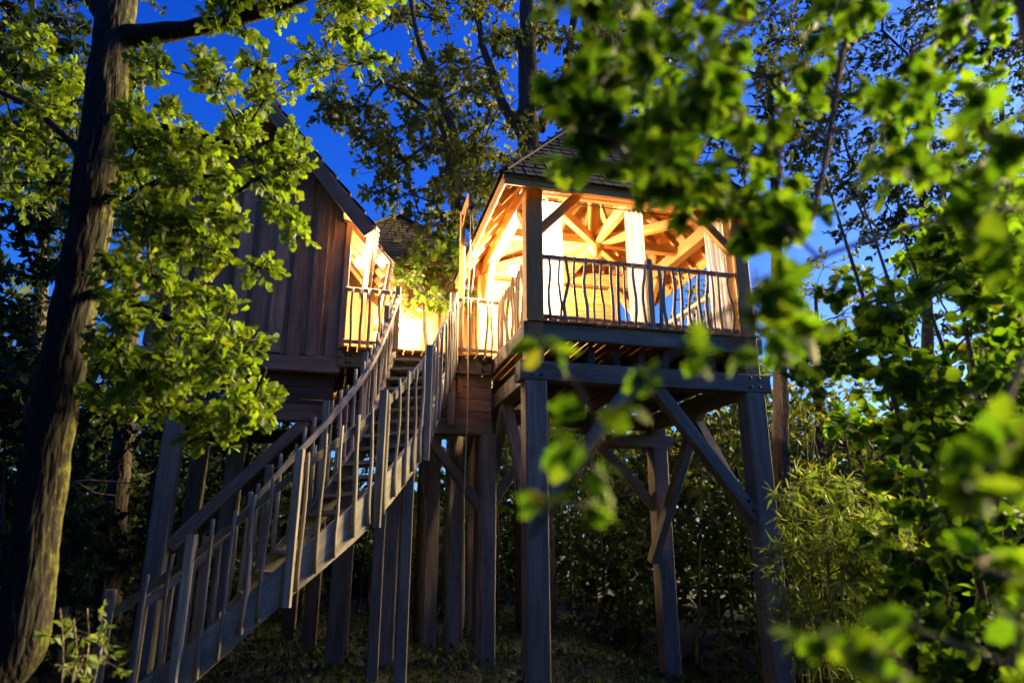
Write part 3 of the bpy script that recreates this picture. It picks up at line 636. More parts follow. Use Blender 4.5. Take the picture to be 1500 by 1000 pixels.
# ------------------------------------------------------------------ curved staircase
def build_stairs():
    t = thing('staircase', (-3.4, 5.0, 0), 'curving weathered wooden staircase with stick railings climbing to the landing', 'staircase')
    P = [((-.93, 10.45), (-1.76, 10.2), 4.5), ((-1.0, 9.35), (-1.78, 9.45), 3.70), ((-1.11, 8.2), (-1.84, 8.6), 2.87), ((-1.45, 7.25), (-2.1, 7.82), 2.08), ((-2.08, 6.7), (-2.54, 7.4), 1.37),
         ((-2.9, 6.5), (-3.12, 7.25), .58), ((-3.5, 6.42), (-3.65, 7.18), .12), ((-3.66, 6.40), (-3.80, 7.16), 0.0)]
    oz = np.array([p[2] for p in P]); s_ = np.concatenate([[0], np.cumsum(4.5 - oz[1:] - (4.5 - oz[:-1]))])
    par = 4.5 - oz                                   # drop as parameter
    O_ = np.array([p[0] for p in P]); I_ = np.array([p[1] for p in P])
    def cat(A, d):
        k = int(np.clip(np.searchsorted(par, d) - 1, 0, len(par) - 2)); u_ = (d - par[k]) / (par[k + 1] - par[k])
        m = lambda i: (A[min(i + 1, len(A) - 1)] - A[max(i - 1, 0)]) / (par[min(i + 1, len(A) - 1)] - par[max(i - 1, 0)])
        h = par[k + 1] - par[k]; u2, u3 = u_ * u_, u_ ** 3
        return (2 * u3 - 3 * u2 + 1) * A[k] + (u3 - 2 * u2 + u_) * h * m(k) + (-2 * u3 + 3 * u2) * A[k + 1] + (u3 - u2) * h * m(k + 1)
    out = lambda d: cat(O_, d); inn = lambda d: cat(I_, d)
    # treads
    nt_ = 23; rise = 4.5 / nt_
    for k in range(1, nt_):
        d0, d1 = (k - .5) * rise - .04, (k + .5) * rise + .03; z = 4.5 - k * rise
        a, b, c, e = out(d0), inn(d0), inn(d1), out(d1); o = Vector((*a, z))
        q = [Vector((*x, z)) for x in (a, b, c, e)]; M = frame(o, q[1] - q[0], q[3] - q[0]); Mi = M.inverted()
        base = [Mi @ x for x in q]; tz = .04 if M.to_3x3().col[2].z < 0 else -.04
        vs = base + [x + Vector((0, 0, tz)) for x in base]
        fs = [(0, 1, 2, 3), (7, 6, 5, 4)] + [(i, 4 + i, 4 + (i + 1) % 4, (i + 1) % 4) for i in range(4)]
        part('tread', new_mesh('tread', vs, fs, W_GREY), M, t)
    def ribbon(name, fn, off, d0, d1, z_lo, z_hi, th, n=26):
        """curved plank standing on edge following the stair"""
        ds = np.linspace(d0, d1, n); pts = np.array([fn(d) for d in ds]); tg = np.gradient(pts, axis=0); tg /= np.linalg.norm(tg, axis=1, keepdims=True); nm = np.stack([-tg[:, 1], tg[:, 0]], 1)
        vs = []; fs = []
        for d, p, nn in zip(ds, pts, nm):
            a = p + nn * (off - th / 2); b = p + nn * (off + th / 2); z = 4.5 - d
            vs += [(a[0], a[1], z + z_lo), (b[0], b[1], z + z_lo), (b[0], b[1], z + z_hi), (a[0], a[1], z + z_hi)]
        for i in range(n - 1):
            for k in range(4): fs.append((i * 4 + k, i * 4 + (k + 1) % 4, (i + 1) * 4 + (k + 1) % 4, (i + 1) * 4 + k))
        fs += [(3, 2, 1, 0), tuple(range((n - 1) * 4, n * 4))]
        c = Vector(vs[0]); e = Vector(vs[-4]); M = frame(c, e - c, Vector((0, 0, 1)).cross(e - c)); Mi = M.inverted()
        return part(name, new_mesh(name, [Mi @ Vector(x) for x in vs], fs, W_GREY), M, t)
    # outward sign: outer normal points away from stair
    d = 1.5; p = out(d); tg = out(d + .05) - out(d - .05); nm = np.array([-tg[1], tg[0]]); so_ = 1 if nm @ (p - inn(d)) > 0 else -1
    # straight flights: planks between kinks
    for a, b in ((.12, 1.66), (1.64, 4.44)):
        ribbon('stringer', out, .03 * so_, a, b, -.25, .13, .05); ribbon('stringer', inn, -.03 * so_, a, b, -.25, .10, .05)
    for fn, sg, nm_ in ((out, so_, 'o'), (inn, -so_, 'i')):
        for a, b in ((.0, 1.64), (1.66, 4.36)):
            r_ = ribbon('handrail', fn, .02 * sg, a, b, .86, .95, .045)
        def normal(d):
            tg = fn(d + .03) - fn(max(d - .03, 0.0)); tg /= np.linalg.norm(tg); return np.array([-tg[1], tg[0]]) * sg
        posts = [1.63, 2.42, 3.13, 3.92, 4.38] if nm_ == 'o' else [.6, 1.6, 2.4, 3.18, 3.92, 4.38]
        for d in posts:
            q = fn(d) + normal(d) * .09; z = 4.5 - d
            beam('railing_post', (q[0], q[1], max(z - .3, -.1)), (q[0] + .004, q[1], z + 1.12), .085, .085, W_GREY, t, ch=.016)
        dd = .12
        while dd < 4.3:
            if min(abs(dd - x) for x in posts) > .06:
                q = fn(dd) + normal(dd) * .075; z = 4.5 - dd; lean = random.uniform(-.02, .02)
                stick('baluster', (q[0], q[1], max(z - .2 + random.uniform(-.04, .03), -.05)), (q[0] + lean, q[1] + lean * .4, z + random.uniform(.98, 1.1)), random.uniform(.016, .030), W_GREY, t, random.uniform(.003, .012))
            dd += random.uniform(.125, .165)
    # supports under the stair
    for fn, d, w_ in ((out, 1.80, .13), (inn, .9, .14)):
        q = fn(d) + (inn(d) - out(d)) * (.04 if fn is out else -.06); g = ground((q[0], q[1]))
        beam('leg', (q[0], q[1], g - .15), (q[0], q[1], 4.5 - d - .2), w_, w_, W_GREY, t)
build_stairs()

# ------------------------------------------------------------------ hoist pole and rope
def build_hoist():
    t = thing('hoist_pole', L(-.66, 2.02, DZ), 'slender wooden hoist pole with pulley block rising from the landing railing', 'hoist')
    beam('pole', L(-.66, 2.0, 3.9), L(-.66, 2.0, 7.05), .085, .085, W_HONEY, t)
    beam('arm', L(-.66, 2.0, 7.0), L(-.60, 1.68, 7.24), .06, .08, W_HONEY, t); beam('arm_brace', L(-.66, 1.97, 6.75), L(-.61, 1.76, 7.14), .04, .05, W_HONEY, t)
    beam('pulley_block', L(-.60, 1.68, 7.22), L(-.60, 1.68, 6.98), .07, .09, W_HONEY, t)
    vs, tr = tube_arrays([tuple(U3 * -.03), tuple(U3 * .03)], .06, 14); part('pulley_wheel', fast_mesh('pulley_wheel', vs, tr, IRON), Matrix.Translation(L(-.60, 1.68, 6.95)), t)
    g = ground(L(-.6, 1.68, 0)); n = 24; zz = np.linspace(6.92, g + .5, n)
    b = np.array(L(-.60, 1.63, 0)); r = thing('rope', b + [0, 0, g + .5], 'thin pale rope hanging from the pulley past the landing to the ground', 'rope')
    pts = np.stack([.012 * np.sin(zz * 2.1), .01 * np.sin(zz * 1.3), zz - g - .5], 1); vs, tr = tube_arrays(pts, .011, 6); part('hanging_strand', fast_mesh('hanging_strand', vs, tr, ROPE), WM[r], r)
    pts = np.stack([.03 + .05 * np.sin(np.linspace(0, 3, 14)), np.full(14, .1), np.linspace(6.92, 5.5, 14) - g - .5], 1); vs, tr = tube_arrays(pts, .010, 6); part('return_strand', fast_mesh('return_strand', vs, tr, ROPE), WM[r], r)
build_hoist()

# ------------------------------------------------------------------ foliage
def leaf_tmpl(kind):
    if kind == 'far': return np.array([(0, 0, 0), (.5, .27, .05), (1, 0, -.12), (.5, -.27, .05)]), np.array([(0, 2, 1), (0, 3, 2)])
    if kind == 'oak': prof = [(0, .012), (.2, .14), (.29, .07), (.47, .25), (.57, .13), (.74, .30), (.84, .19), (.97, .11)]
    elif kind == 'hazel': prof = [(0, .012), (.14, .22), (.36, .37), (.6, .36), (.8, .24), (.93, .09)]
    elif kind == 'lobed': prof = [(0, .012), (.08, .27), (.2, .19), (.38, .42), (.5, .25), (.67, .36), (.77, .2), (.95, .07)]
    elif kind == 'lance': prof = [(0, .01), (.22, .075), (.6, .06), (1, .004)]
    elif kind == 'small': prof = [(0, .02), (.5, .28), (1, .02)]
    else: prof = [(0, .03), (.5, .27), (1, .03)]
    vs = []; tr = []
    for i, (x, h) in enumerate(prof):
        z = -.16 * x * x; vs += [(x, 0, z), (x, h, z + .22 * h), (x, -h, z + .22 * h)]
    for i in range(len(prof) - 1):
        a, b = i * 3, i * 3 + 3
        tr += [(a, b, b + 1), (a, b + 1, a + 1), (a, a + 2, b + 2), (a, b + 2, b)]
    return np.array(vs), np.array(tr)
def leaf_frames(d, rng, tilt):
    n = len(d); up = np.array([0, 0, 1.]) + rng.normal(size=(n, 3)) * tilt
    d = d / (np.linalg.norm(d, axis=1, keepdims=True) + 1e-9); y = np.cross(up, d); y /= np.linalg.norm(y, axis=1, keepdims=True) + 1e-9
    z = np.cross(d, y); return np.stack([d, y, z], 2)      # columns
def fill(poly, n, y0, y1, rpx, rng, holes=(), sp=None):
    """clump centres inside a picture polygon at plan distances y0..y1; radius from rpx"""
    poly = np.array(poly, float); mn, mxx = poly.min(0), poly.max(0); C = []; tries = 0
    while len(C) < n and tries < n * 60:
        tries += 1; p = rng.uniform(mn, mxx); ins = False; j = len(poly) - 1
        for i in range(len(poly)):
            (xi, yi), (xj, yj) = poly[i], poly[j]
            if (yi > p[1]) != (yj > p[1]) and p[0] < (xj - xi) * (p[1] - yi) / (yj - yi) + xi: ins = not ins
            j = i
        if not ins or any((p[0] - h[0]) ** 2 + (p[1] - h[1]) ** 2 < h[2] ** 2 for h in holes): continue
        Y = rng.uniform(y0, y1); c = atY(p[0], p[1], Y); r = rpx * Y / F_PX * rng.uniform(.6, 1.3)
        if c[2] - r * .5 < gz(c[0], c[1]): continue
        C.append((*c, r))
    return np.array(C).reshape(-1, 4)
def tree(name, label, cat, paths, clumps, lk, lsize, per, lmat, bmat, rng, group=None, nobj=0, tilt=.6, twig_r=.004, limb_r=.006, flat=.6, trunk_seg=None, trunk_wob=.05, base=None, droop=.15, limb_jit=.10, leafname='leaf', maxreach=99):
    """paths: list of (points, radii) for stem and limbs. clumps: (n,4). leaves spread on twigs in every clump"""
    root0 = np.array(base if base is not None else paths[0][0][0], float)
    t = thing(name, root0, label, cat, group); Mr = WM[t]
    wp = []; nodes = []
    for k, (pts, rad) in enumerate(paths):
        pts = np.asarray(pts, float); rad = np.asarray(rad, float); ln = np.concatenate([[0], np.cumsum(np.linalg.norm(np.diff(pts, axis=0), axis=1))])
        n = max(6, int(ln[-1] / (.07 if rad.max() > .12 else .15))); s = np.linspace(0, ln[-1], n); pp = np.stack([np.interp(s, ln, pts[:, i]) for i in range(3)], 1); rr = np.interp(s, ln, rad)
        ker = np.hanning(11)[1:-1]; ker /= ker.sum(); pp[1:-1] += rng.normal(size=(n - 2, 3)) * rr[1:-1, None] * .16
        if n > 10:
            for i in range(3):
                e = np.concatenate([np.full(4, pp[0, i]), pp[:, i], np.full(4, pp[-1, i])]); pp[1:-1, i] = np.convolve(e, ker, 'valid')[1:-1]
        wp.append(tube_arrays(pp, rr, 56 if rr.max() > .12 else 8, trunk_wob, rng)); nodes += [(*p, r_) for p, r_ in zip(pp[n // 5:], rr[n // 5:])]
    nodes = np.array(nodes); NP = [n_[:3] for n_ in nodes]; PAR = [-1] * len(NP); NR = list(nodes[:, 3]); nst = len(NP)
    cen = clumps[:, :3]; dist = np.array([np.min(np.linalg.norm(nodes[:, :3] - c, axis=1)) for c in cen]) if len(cen) else np.zeros(0)
    att = np.zeros((len(cen), 3)); ends = []
    for i in np.argsort(dist):
        A = np.array(NP); dv = np.linalg.norm(A - cen[i], axis=1) + .35 * np.maximum(0, A[:, 2] - cen[i][2]); j = int(np.argmin(dv))
        p0 = A[j]; ln = np.linalg.norm(cen[i] - p0); ns = max(1, int(ln / .3)); prev = j
        for q in range(1, ns + 1):
            s = q / ns; p = p0 + (cen[i] - p0) * s + (rng.normal(size=3) * limb_jit * .35 * min(ln, 1.5) * (s < 1)) + np.array([0, 0, limb_jit * ln * math.sin(math.pi * s) * .6])
            NP.append(p); PAR.append(prev); NR.append(0); prev = len(NP) - 1
        ends.append(prev); att[i] = cen[i] - p0
    cnt = np.zeros(len(NP))
    for e in ends:
        k = e
        while k >= nst: cnt[k] += 1; k = PAR[k]
    NPa = np.array(NP)
    for k in range(nst, len(NP)):
        r1 = limb_r * max(cnt[k], 1) ** .5; pj = PAR[k]; r0 = min(limb_r * max(cnt[pj], cnt[k]) ** .5, r1 * 1.35) if pj >= nst else r1 * 1.25
        wp.append(tube_arrays(np.array([NPa[pj], NPa[k]]), [r0, r1], 5, 0, rng, cap=False))
    vs, tr = merge(wp); tk = part('trunk', fast_mesh('trunk', vs - root0, tr, bmat), Mr, t)
    # twigs + leaves
    tp = []; pos = []; dr = []; sz = []; rmed = float(np.median(clumps[:, 3]))
    for (cx, cy, cz, r), at in zip(clumps, att):
        n = max(3, int(per * rng.uniform(.7, 1.3) * (r / rmed) ** 1.5)); ntw = max(2, n // 7)
        a = at / (np.linalg.norm(at) + 1e-6); td = rng.normal(size=(ntw, 3)); td[:, 2] *= flat; td /= np.linalg.norm(td, axis=1, keepdims=True) + 1e-9; td = td + a * .35
        tl = r * rng.uniform(.55, 1.05, ntw); c = np.array([cx, cy, cz]); tips = c + td * tl[:, None]; tips[:, 2] -= droop * tl * tl
        ti = rng.integers(0, ntw, n); s = 1 - np.abs(rng.normal(size=n)) * .33; s = np.clip(s, .12, 1.02)
        p = c + (tips[ti] - c) * s[:, None]; side = rng.normal(size=(n, 3)); d = (tips[ti] - c) / (tl[ti, None] + 1e-6) * .8 + side * .75
        d[:, 2] -= .15
        pos.append(p); dr.append(d); sz.append(lsize * rng.uniform(.6, 1.25, n))
        for q in range(ntw): tp.append(tube_arrays(np.array([c, (c + tips[q]) / 2 + rng.normal(size=3) * .04 * tl[q], tips[q]]), [twig_r * 1.3, twig_r, twig_r * .5], 3, 0, rng, cap=False))
    pos = np.concatenate(pos); dr = np.concatenate(dr); sz = np.concatenate(sz); fr = leaf_frames(dr, rng, tilt)
    keep = pos[:, 2] > gz(pos[:, 0], pos[:, 1]) + .02; pos, fr, sz = pos[keep], fr[keep], sz[keep]
    q = pos - CP; keep = (np.linalg.norm(q, axis=1) > .55); pos, fr, sz = pos[keep], fr[keep], sz[keep]
    tv, tt = leaf_tmpl(lk); sel = np.zeros(len(pos), bool)
    if nobj:
        px, py, pz = proj(pos); vis = (px > 5) & (px < 1495) & (py > 5) & (py < 995) & (pz > 0); sc = np.where(vis, sz / np.maximum(pz, .1) * (.25 + np.abs(np.einsum('ij,ij->i', fr[:, :, 2], q[keep] if False else (pos - CP) / np.linalg.norm(pos - CP, axis=1, keepdims=True)))), 0)
        sel[np.argsort(-sc)[:nobj]] = True; sel &= vis
    M = fr * sz[:, None, None]; rest = ~sel
    V = np.einsum('nij,kj->nki', M[rest], tv) + pos[rest][:, None, :] - root0; nk = len(tv)
    T = tt[None] + (np.arange(rest.sum()) * nk)[:, None, None]
    tvv, ttt = merge(tp); nbv = rest.sum() * nk
    me = fast_mesh('crown', np.concatenate([V.reshape(-1, 3), tvv - root0]), np.concatenate([T.reshape(-1, 3), ttt + nbv]), lmat)
    me.materials.append(bmat); mi = np.zeros(len(me.polygons), np.int32); mi[rest.sum() * len(tt):] = 1; me.polygons.foreach_set('material_index', mi)
    cr = part('crown', me, Mr, t, kind='stuff')
    if nobj:
        lm = fast_mesh(leafname, tv, tt, lmat)
        for i in np.nonzero(sel)[0]:
            Mx = Matrix([list(M[i][0]) + [pos[i][0]], list(M[i][1]) + [pos[i][1]], list(M[i][2]) + [pos[i][2]], [0, 0, 0, 1]])
            part(leafname, lm, Mx, cr)
    return t
def pxpath(pts, Y): return [atY(x, y, (Y if not isinstance(Y, (list, tuple)) else Y[i])) for i, (x, y) in enumerate(pts)]

def build_trees():
    # --- large mossy oak on the left
    rng = np.random.default_rng(3); Y = 5.2
    b0 = np.array([-4.1, 5.2, -.15])
    tr = [b0, np.array([-4.02, 5.2, .25])] + pxpath([(36, 950), (52, 800), (71, 650), (98, 500), (132, 330), (152, 170), (170, 30), (185, -140), (195, -330)], Y)
    tr = np.array(tr); rad = np.array([.33, .22, .175, .155, .155, .165, .16, .17, .16, .12, .05])
    limb1 = (pxpath([(168, 55), (245, 48), (330, 34), (415, 8), (500, -25), (560, -40)], [5.2, 5.15, 5.1, 5.0, 4.95, 4.9]), [.10, .085, .07, .055, .035, .015])
    limb2 = (pxpath([(140, 290), (190, 295), (225, 265), (300, 258), (380, 262)], [5.2, 5.1, 5.0, 4.9, 4.8]), [.05, .036, .026, .018, .008])
    limb3 = (pxpath([(110, 430), (170, 430), (250, 470), (330, 500), (390, 540)], [5.2, 5.05, 4.9, 4.8, 4.7]), [.05, .034, .025, .016, .008])
    limb4 = (pxpath([(165, 40), (135, -10), (100, -80)], 5.2), [.09, .07, .04])
    limb5 = (pxpath([(140, 250), (100, 200), (40, 150), (-40, 120)], [5.2, 5.3, 5.5, 5.7]), [.06, .04, .03, .015])
    limb6 = (pxpath([(150, 160), (240, 190), (330, 200), (420, 250)], [5.2, 5.0, 4.9, 4.7]), [.05, .03, .02, .01])
    C = [fill([(300, -60), (590, -60), (588, 50), (540, 135), (505, 70), (460, 95), (425, 45), (330, 60)], 30, 4.6, 5.2, 38, rng, [(395, 62, 28)]),
         fill([(190, 60), (330, 90), (420, 85), (430, 130), (395, 140), (330, 150), (300, 190), (330, 210), (240, 330), (185, 330)], 30, 4.5, 5.5, 34, rng, [(325, 165, 22), (355, 150, 15)]),
         fill([(330, 200), (400, 130), (445, 200), (465, 240), (400, 300), (465, 340), (400, 355), (300, 330)], 19, 4.4, 5.2, 30, rng),
         fill([(180, 330), (300, 300), (370, 340), (390, 420), (410, 500), (415, 580), (370, 610), (300, 640), (250, 600), (130, 590), (140, 500)], 62, 4.4, 5.4, 34, rng, [(205, 480, 30)]),
         fill([(0, 40), (120, 90), (120, 250), (60, 300), (0, 300)], 20, 5.0, 6.2, 36, rng)]
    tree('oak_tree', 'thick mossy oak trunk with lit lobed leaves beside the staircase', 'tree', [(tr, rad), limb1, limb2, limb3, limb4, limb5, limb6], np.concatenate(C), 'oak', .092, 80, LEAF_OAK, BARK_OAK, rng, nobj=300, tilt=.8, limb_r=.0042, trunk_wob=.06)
    # --- tall oak behind the huts
    rng = np.random.default_rng(5); Yb = 14.5
    tk = [np.array([atY(775, 300, Yb)[0] + .1, Yb, -.5])] + pxpath([(778, 600), (776, 300), (774, 180), (772, 60), (776, -120), (780, -260)], Yb)
    ls = [(pxpath([(770, 205), (735, 150), (705, 60), (690, -60)], [14.5, 14.3, 14.1, 14]), [.14, .11, .08, .04]),
          (pxpath([(668, 300), (668, 200), (635, 120), (612, 60), (590, -60)], [13.6, 13.4, 13.2, 13, 13]), [.11, .10, .085, .06, .03]),
          (pxpath([(790, 190), (830, 110), (845, 0), (850, -120)], 14.8), [.15, .12, .09, .05]),
          (pxpath([(668, 330), (650, 180), (600, 140), (540, 110)], [13.6, 13.4, 13.2, 13]), [.08, .06, .04, .02]),
          (pxpath([(776, 420), (720, 360), (668, 305)], [14.5, 14.1, 13.6]), [.2, .16, .12]),
          (pxpath([(780, 300), (870, 200), (930, 60), (950, -60)], [14.5, 14.8, 15, 15]), [.14, .10, .07, .04])]
    hole = [(515, 230, 22), (505, 260, 20)]
    C = np.concatenate([fill([(470, 100), (520, 60), (560, -40), (960, -40), (960, 230), (760, 260), (720, 300), (660, 340), (625, 335), (600, 300), (540, 270), (530, 200), (480, 175)], 210, 12.2, 16.0, 30, rng, hole),
                        fill([(520, 180), (700, 190), (720, 300), (650, 350), (600, 300), (530, 260)], 46, 12.2, 13.8, 26, rng)])
    tree('tall_oak', 'tall oak with dark limbs spreading against the blue sky behind the huts', 'tree', [(tk, [.42, .34, .30, .26, .22, .16, .08])] + ls, C, 'small', .15, 78, LEAF_OAK2, BARK, rng, tilt=.9, limb_r=.009, twig_r=.006)
    # --- leafy bush on the landing, lit by the lamps
    rng = np.random.default_rng(8)
    bp = np.array(L(-.9, 4.55, 0)); bp[2] = ground(bp) - .1
    C = fill([(560, 415), (590, 360), (640, 345), (700, 350), (705, 420), (690, 470), (650, 480), (600, 455)], 44, 12.3, 13.2, 24, rng)
    tree('young_oak', 'lamp lit young oak with pale leaves growing up through the landing between the huts', 'tree', [([bp, bp + [0, 0, 2.5], bp + [.05, -.1, 5.0], bp + [-.1, -.2, 6.6]], [.09, .075, .05, .02])], C, 'oak', .14, 40, LEAF_OAK, BARK, rng, tilt=.8, limb_r=.005)
    # --- dark trees behind on the left
    for i, (x, Yt, poly, n, lab) in enumerate([
            (-30, 11.0, [(-120, -60), (110, -60), (130, 200), (120, 420), (60, 560), (-120, 560)], 120, 'dark tree crowding in from the left behind the mossy oak'),
            (190, 15.0, [(60, 180), (260, 260), (250, 420), (225, 560), (60, 600)], 80, 'slim dark tree between the mossy oak and the cabin wall'),
            (60, 17.0, [(-80, -60), (260, -60), (200, 120), (150, 330), (-80, 340)], 90, 'tall dim tree whose top shows left of the mossy oak')]):
        rng = np.random.default_rng(20 + i); bx = atY(x, 700, Yt); bx[2] = ground(bx) - .2
        top = atY(x + 20, 60, Yt)
        C = fill(poly, n, Yt - 1.6, Yt + 1.6, 34, rng, [(225, 480, 26)])
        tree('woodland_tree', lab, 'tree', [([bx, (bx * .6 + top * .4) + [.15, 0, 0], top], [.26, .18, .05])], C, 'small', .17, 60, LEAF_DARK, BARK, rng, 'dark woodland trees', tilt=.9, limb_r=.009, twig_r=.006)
    # --- right hand background trees
    for i, (x, Yt, poly, n, lab) in enumerate([
            (1180, 17.0, [(990, 430), (1120, 400), (1260, 380), (1300, 520), (1270, 720), (1130, 740), (1000, 700), (900, 640)], 120, 'slender dark tree with sky showing through, right of the pavilion stilts'),
            (1330, 15.0, [(1090, -60), (1540, -60), (1560, 420), (1400, 430), (1260, 350), (1180, 300), (1120, 180)], 300, 'tall dark tree filling the upper right corner above the hazel'),
            (1450, 13.0, [(1330, 380), (1580, 340), (1580, 820), (1400, 800), (1330, 640)], 100, 'dark tree deep behind the hazel leaves on the right side'),
            (1115, 13.0, [(860, 60), (1120, -40), (1180, 60), (1150, 260), (960, 270)], 80, 'dim tree crown rising above the pavilion roof ridge')]):
        rng = np.random.default_rng(40 + i); bx = atY(x, 800, Yt); bx[2] = ground(bx) - .2; top = atY(x + 15, 120 if i else 430, Yt)
        C = fill(poly, n, Yt - 1.8, Yt + 1.8, 36, rng, [(1145, 470, 24), (1250, 480, 18), (1160, 395, 20), (1215, 90, 16), (1140, 360, 18)])
        tree('woodland_tree', lab, 'tree', [([bx, (bx * .6 + top * .4) + [.12, 0, 0], top], [.2, .15, .04])], C, 'small', .15, 66, LEAF_DARK if i in (1, 2) else LEAF_OAK2, BARK, rng, 'dark woodland trees', tilt=.9, limb_r=.008, twig_r=.006)
    # --- undergrowth thicket behind the stilts
    thick = [(860, 580, 1150, 980, 15.5, 120, LEAF_DARK, 'tangled green thicket seen between the pavilion stilts'), (560, 600, 900, 980, 17.5, 120, LEAF_DARK, 'dark thicket behind the landing stilts'),
             (60, 560, 440, 1000, 14.5, 170, LEAF_DARK, 'black thicket under the brown cabin, left of the stairs'), (1120, 650, 1560, 1010, 12.5, 170, LEAF_DARK, 'dark thicket behind the bamboo clump'),
             (-260, 500, 130, 1000, 9.5, 130, LEAF_DARK, 'black thicket behind the mossy oak trunk'), (330, 590, 640, 980, 19.0, 120, LEAF_DARK, 'dark thicket behind the stair supports')]
    for i, (x0, y0, x1, y1, Yt, n, lm, lab) in enumerate(thick):
        rng = np.random.default_rng(60 + i); C = fill([(x0, y0 + 30), ((x0 + x1) / 2, y0), (x1, y0 + 20), (x1, y1), (x0, y1)], n, Yt - 1.2, Yt + 1.5, 42, rng)
        P = []
        for k in range(9):
            x = x0 + (k + rng.uniform(.2, .8)) * (x1 - x0) / 9; q = atY(x, 800, Yt + rng.uniform(-.6, .6)); q[2] = ground(q) - .1; tp = atY(x + rng.uniform(-25, 25), y0 + rng.uniform(20, 120), q[1]); P.append(([q, (q + tp) / 2 + rng.normal(size=3) * .06, tp], [.035, .028, .012]))
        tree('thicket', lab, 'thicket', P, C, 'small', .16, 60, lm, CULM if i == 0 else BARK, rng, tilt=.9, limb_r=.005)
    # --- bamboo clump lower right
    rng = np.random.default_rng(80); P = []
    for k in range(16):
        q = np.array([3.2 + rng.uniform(-.45, 1.1), 7.4 + rng.uniform(-.4, .7), 0]); q[2] = ground(q) - .05; h = rng.uniform(2.0, 3.3); ln = rng.normal(size=2) * .35
        P.append(([q, q + [ln[0] * .3, ln[1] * .3, h * .6], q + [ln[0], ln[1] - .15, h]], [.016, .013, .005]))
    C = np.concatenate([fill([(1140, 720), (1190, 690), (1290, 700), (1330, 780), (1290, 960), (1180, 960), (1140, 880)], 90, 6.5, 7.7, 30, rng), fill([(1180, 880), (1330, 850), (1420, 960), (1420, 1020), (1180, 1020)], 24, 6.6, 7.8, 30, rng)])
    tree('bamboo_clump', 'pale green bamboo clump with narrow leaves beside the right hand pavilion stilt', 'bamboo', P, C, 'lance', .15, 46, LEAF_BAM, CULM, rng, nobj=300, tilt=.6, limb_r=.0022, twig_r=.0018, base=np.array([3.5, 7.5, 0]), droop=.4)
    # --- hazel, middle distance on the right
    rng = np.random.default_rng(90); P = []
    for k in range(6):
        q = np.array([2.75 + rng.uniform(-.25, .6), 4.5 + rng.uniform(-.2, .5), -.05]); tp = atY(1210 + k * 55, 260 + 40 * (k % 3), 4.4 + .1 * k); P.append(([q, (q * .6 + tp * .4) + [.15, 0, .1], tp], [.035, .025, .008]))
    C = np.concatenate([fill([(1150, 560), (1200, 440), (1270, 380), (1330, 330), (1520, 300), (1560, 760), (1420, 760), (1300, 690), (1220, 610)], 115, 3.6, 5.2, 34, rng, [(1255, 490, 22), (1180, 470, 30)]),
                        fill([(1300, 740), (1420, 700), (1560, 740), (1560, 1050), (1330, 1050)], 60, 3.6, 5.0, 36, rng)])
    tree('hazel_bush', 'hazel bush with lit rounded leaves standing right of the pavilion stilts', 'shrub', P, C, 'hazel', .095, 44, LEAF_FORE, BARK_HAZEL, rng, nobj=300, tilt=.7, limb_r=.003)
    # --- near branches that hang into view, out of focus
    rng = np.random.default_rng(95)
    base = np.array([2.6, 1.2, -.05])
    stem = ([base, base + [-.1, .15, 1.2], atY(1560, 250, 1.75), atY(1480, -80, 1.8)], [.06, .05, .04, .03])
    arms = [(pxpath([(1480, -80), (1300, -60), (1236, 60), (1218, 180), (1205, 260), (1178, 350)], [1.8, 1.9, 1.95, 2.0, 2.0, 2.0]), [.010, .009, .010, .010, .009, .006]),
            (pxpath([(1500, -20), (1400, 60), (1330, 150), (1180, 230), (1040, 260), (900, 240)], [1.8, 1.78, 1.75, 1.7, 1.65, 1.6]), [.009, .008, .007, .005, .004, .002]),
            (pxpath([(1480, -80), (1280, -60), (1080, 30), (960, 120), (860, 190)], [1.8, 1.7, 1.6, 1.5, 1.45]), [.009, .007, .005, .004, .002]),
            (pxpath([(1540, 300), (1330, 320), (1120, 400), (965, 485), (915, 555), (850, 690), (778, 785)], [1.75, 1.6, 1.5, 1.4, 1.36, 1.3, 1.25]), [.009, .007, .006, .005, .005, .005, .006]),
            (pxpath([(1560, 420), (1480, 560), (1440, 700), (1430, 830)], [1.7, 1.5, 1.35, 1.3]), [.012, .009, .006, .003])]
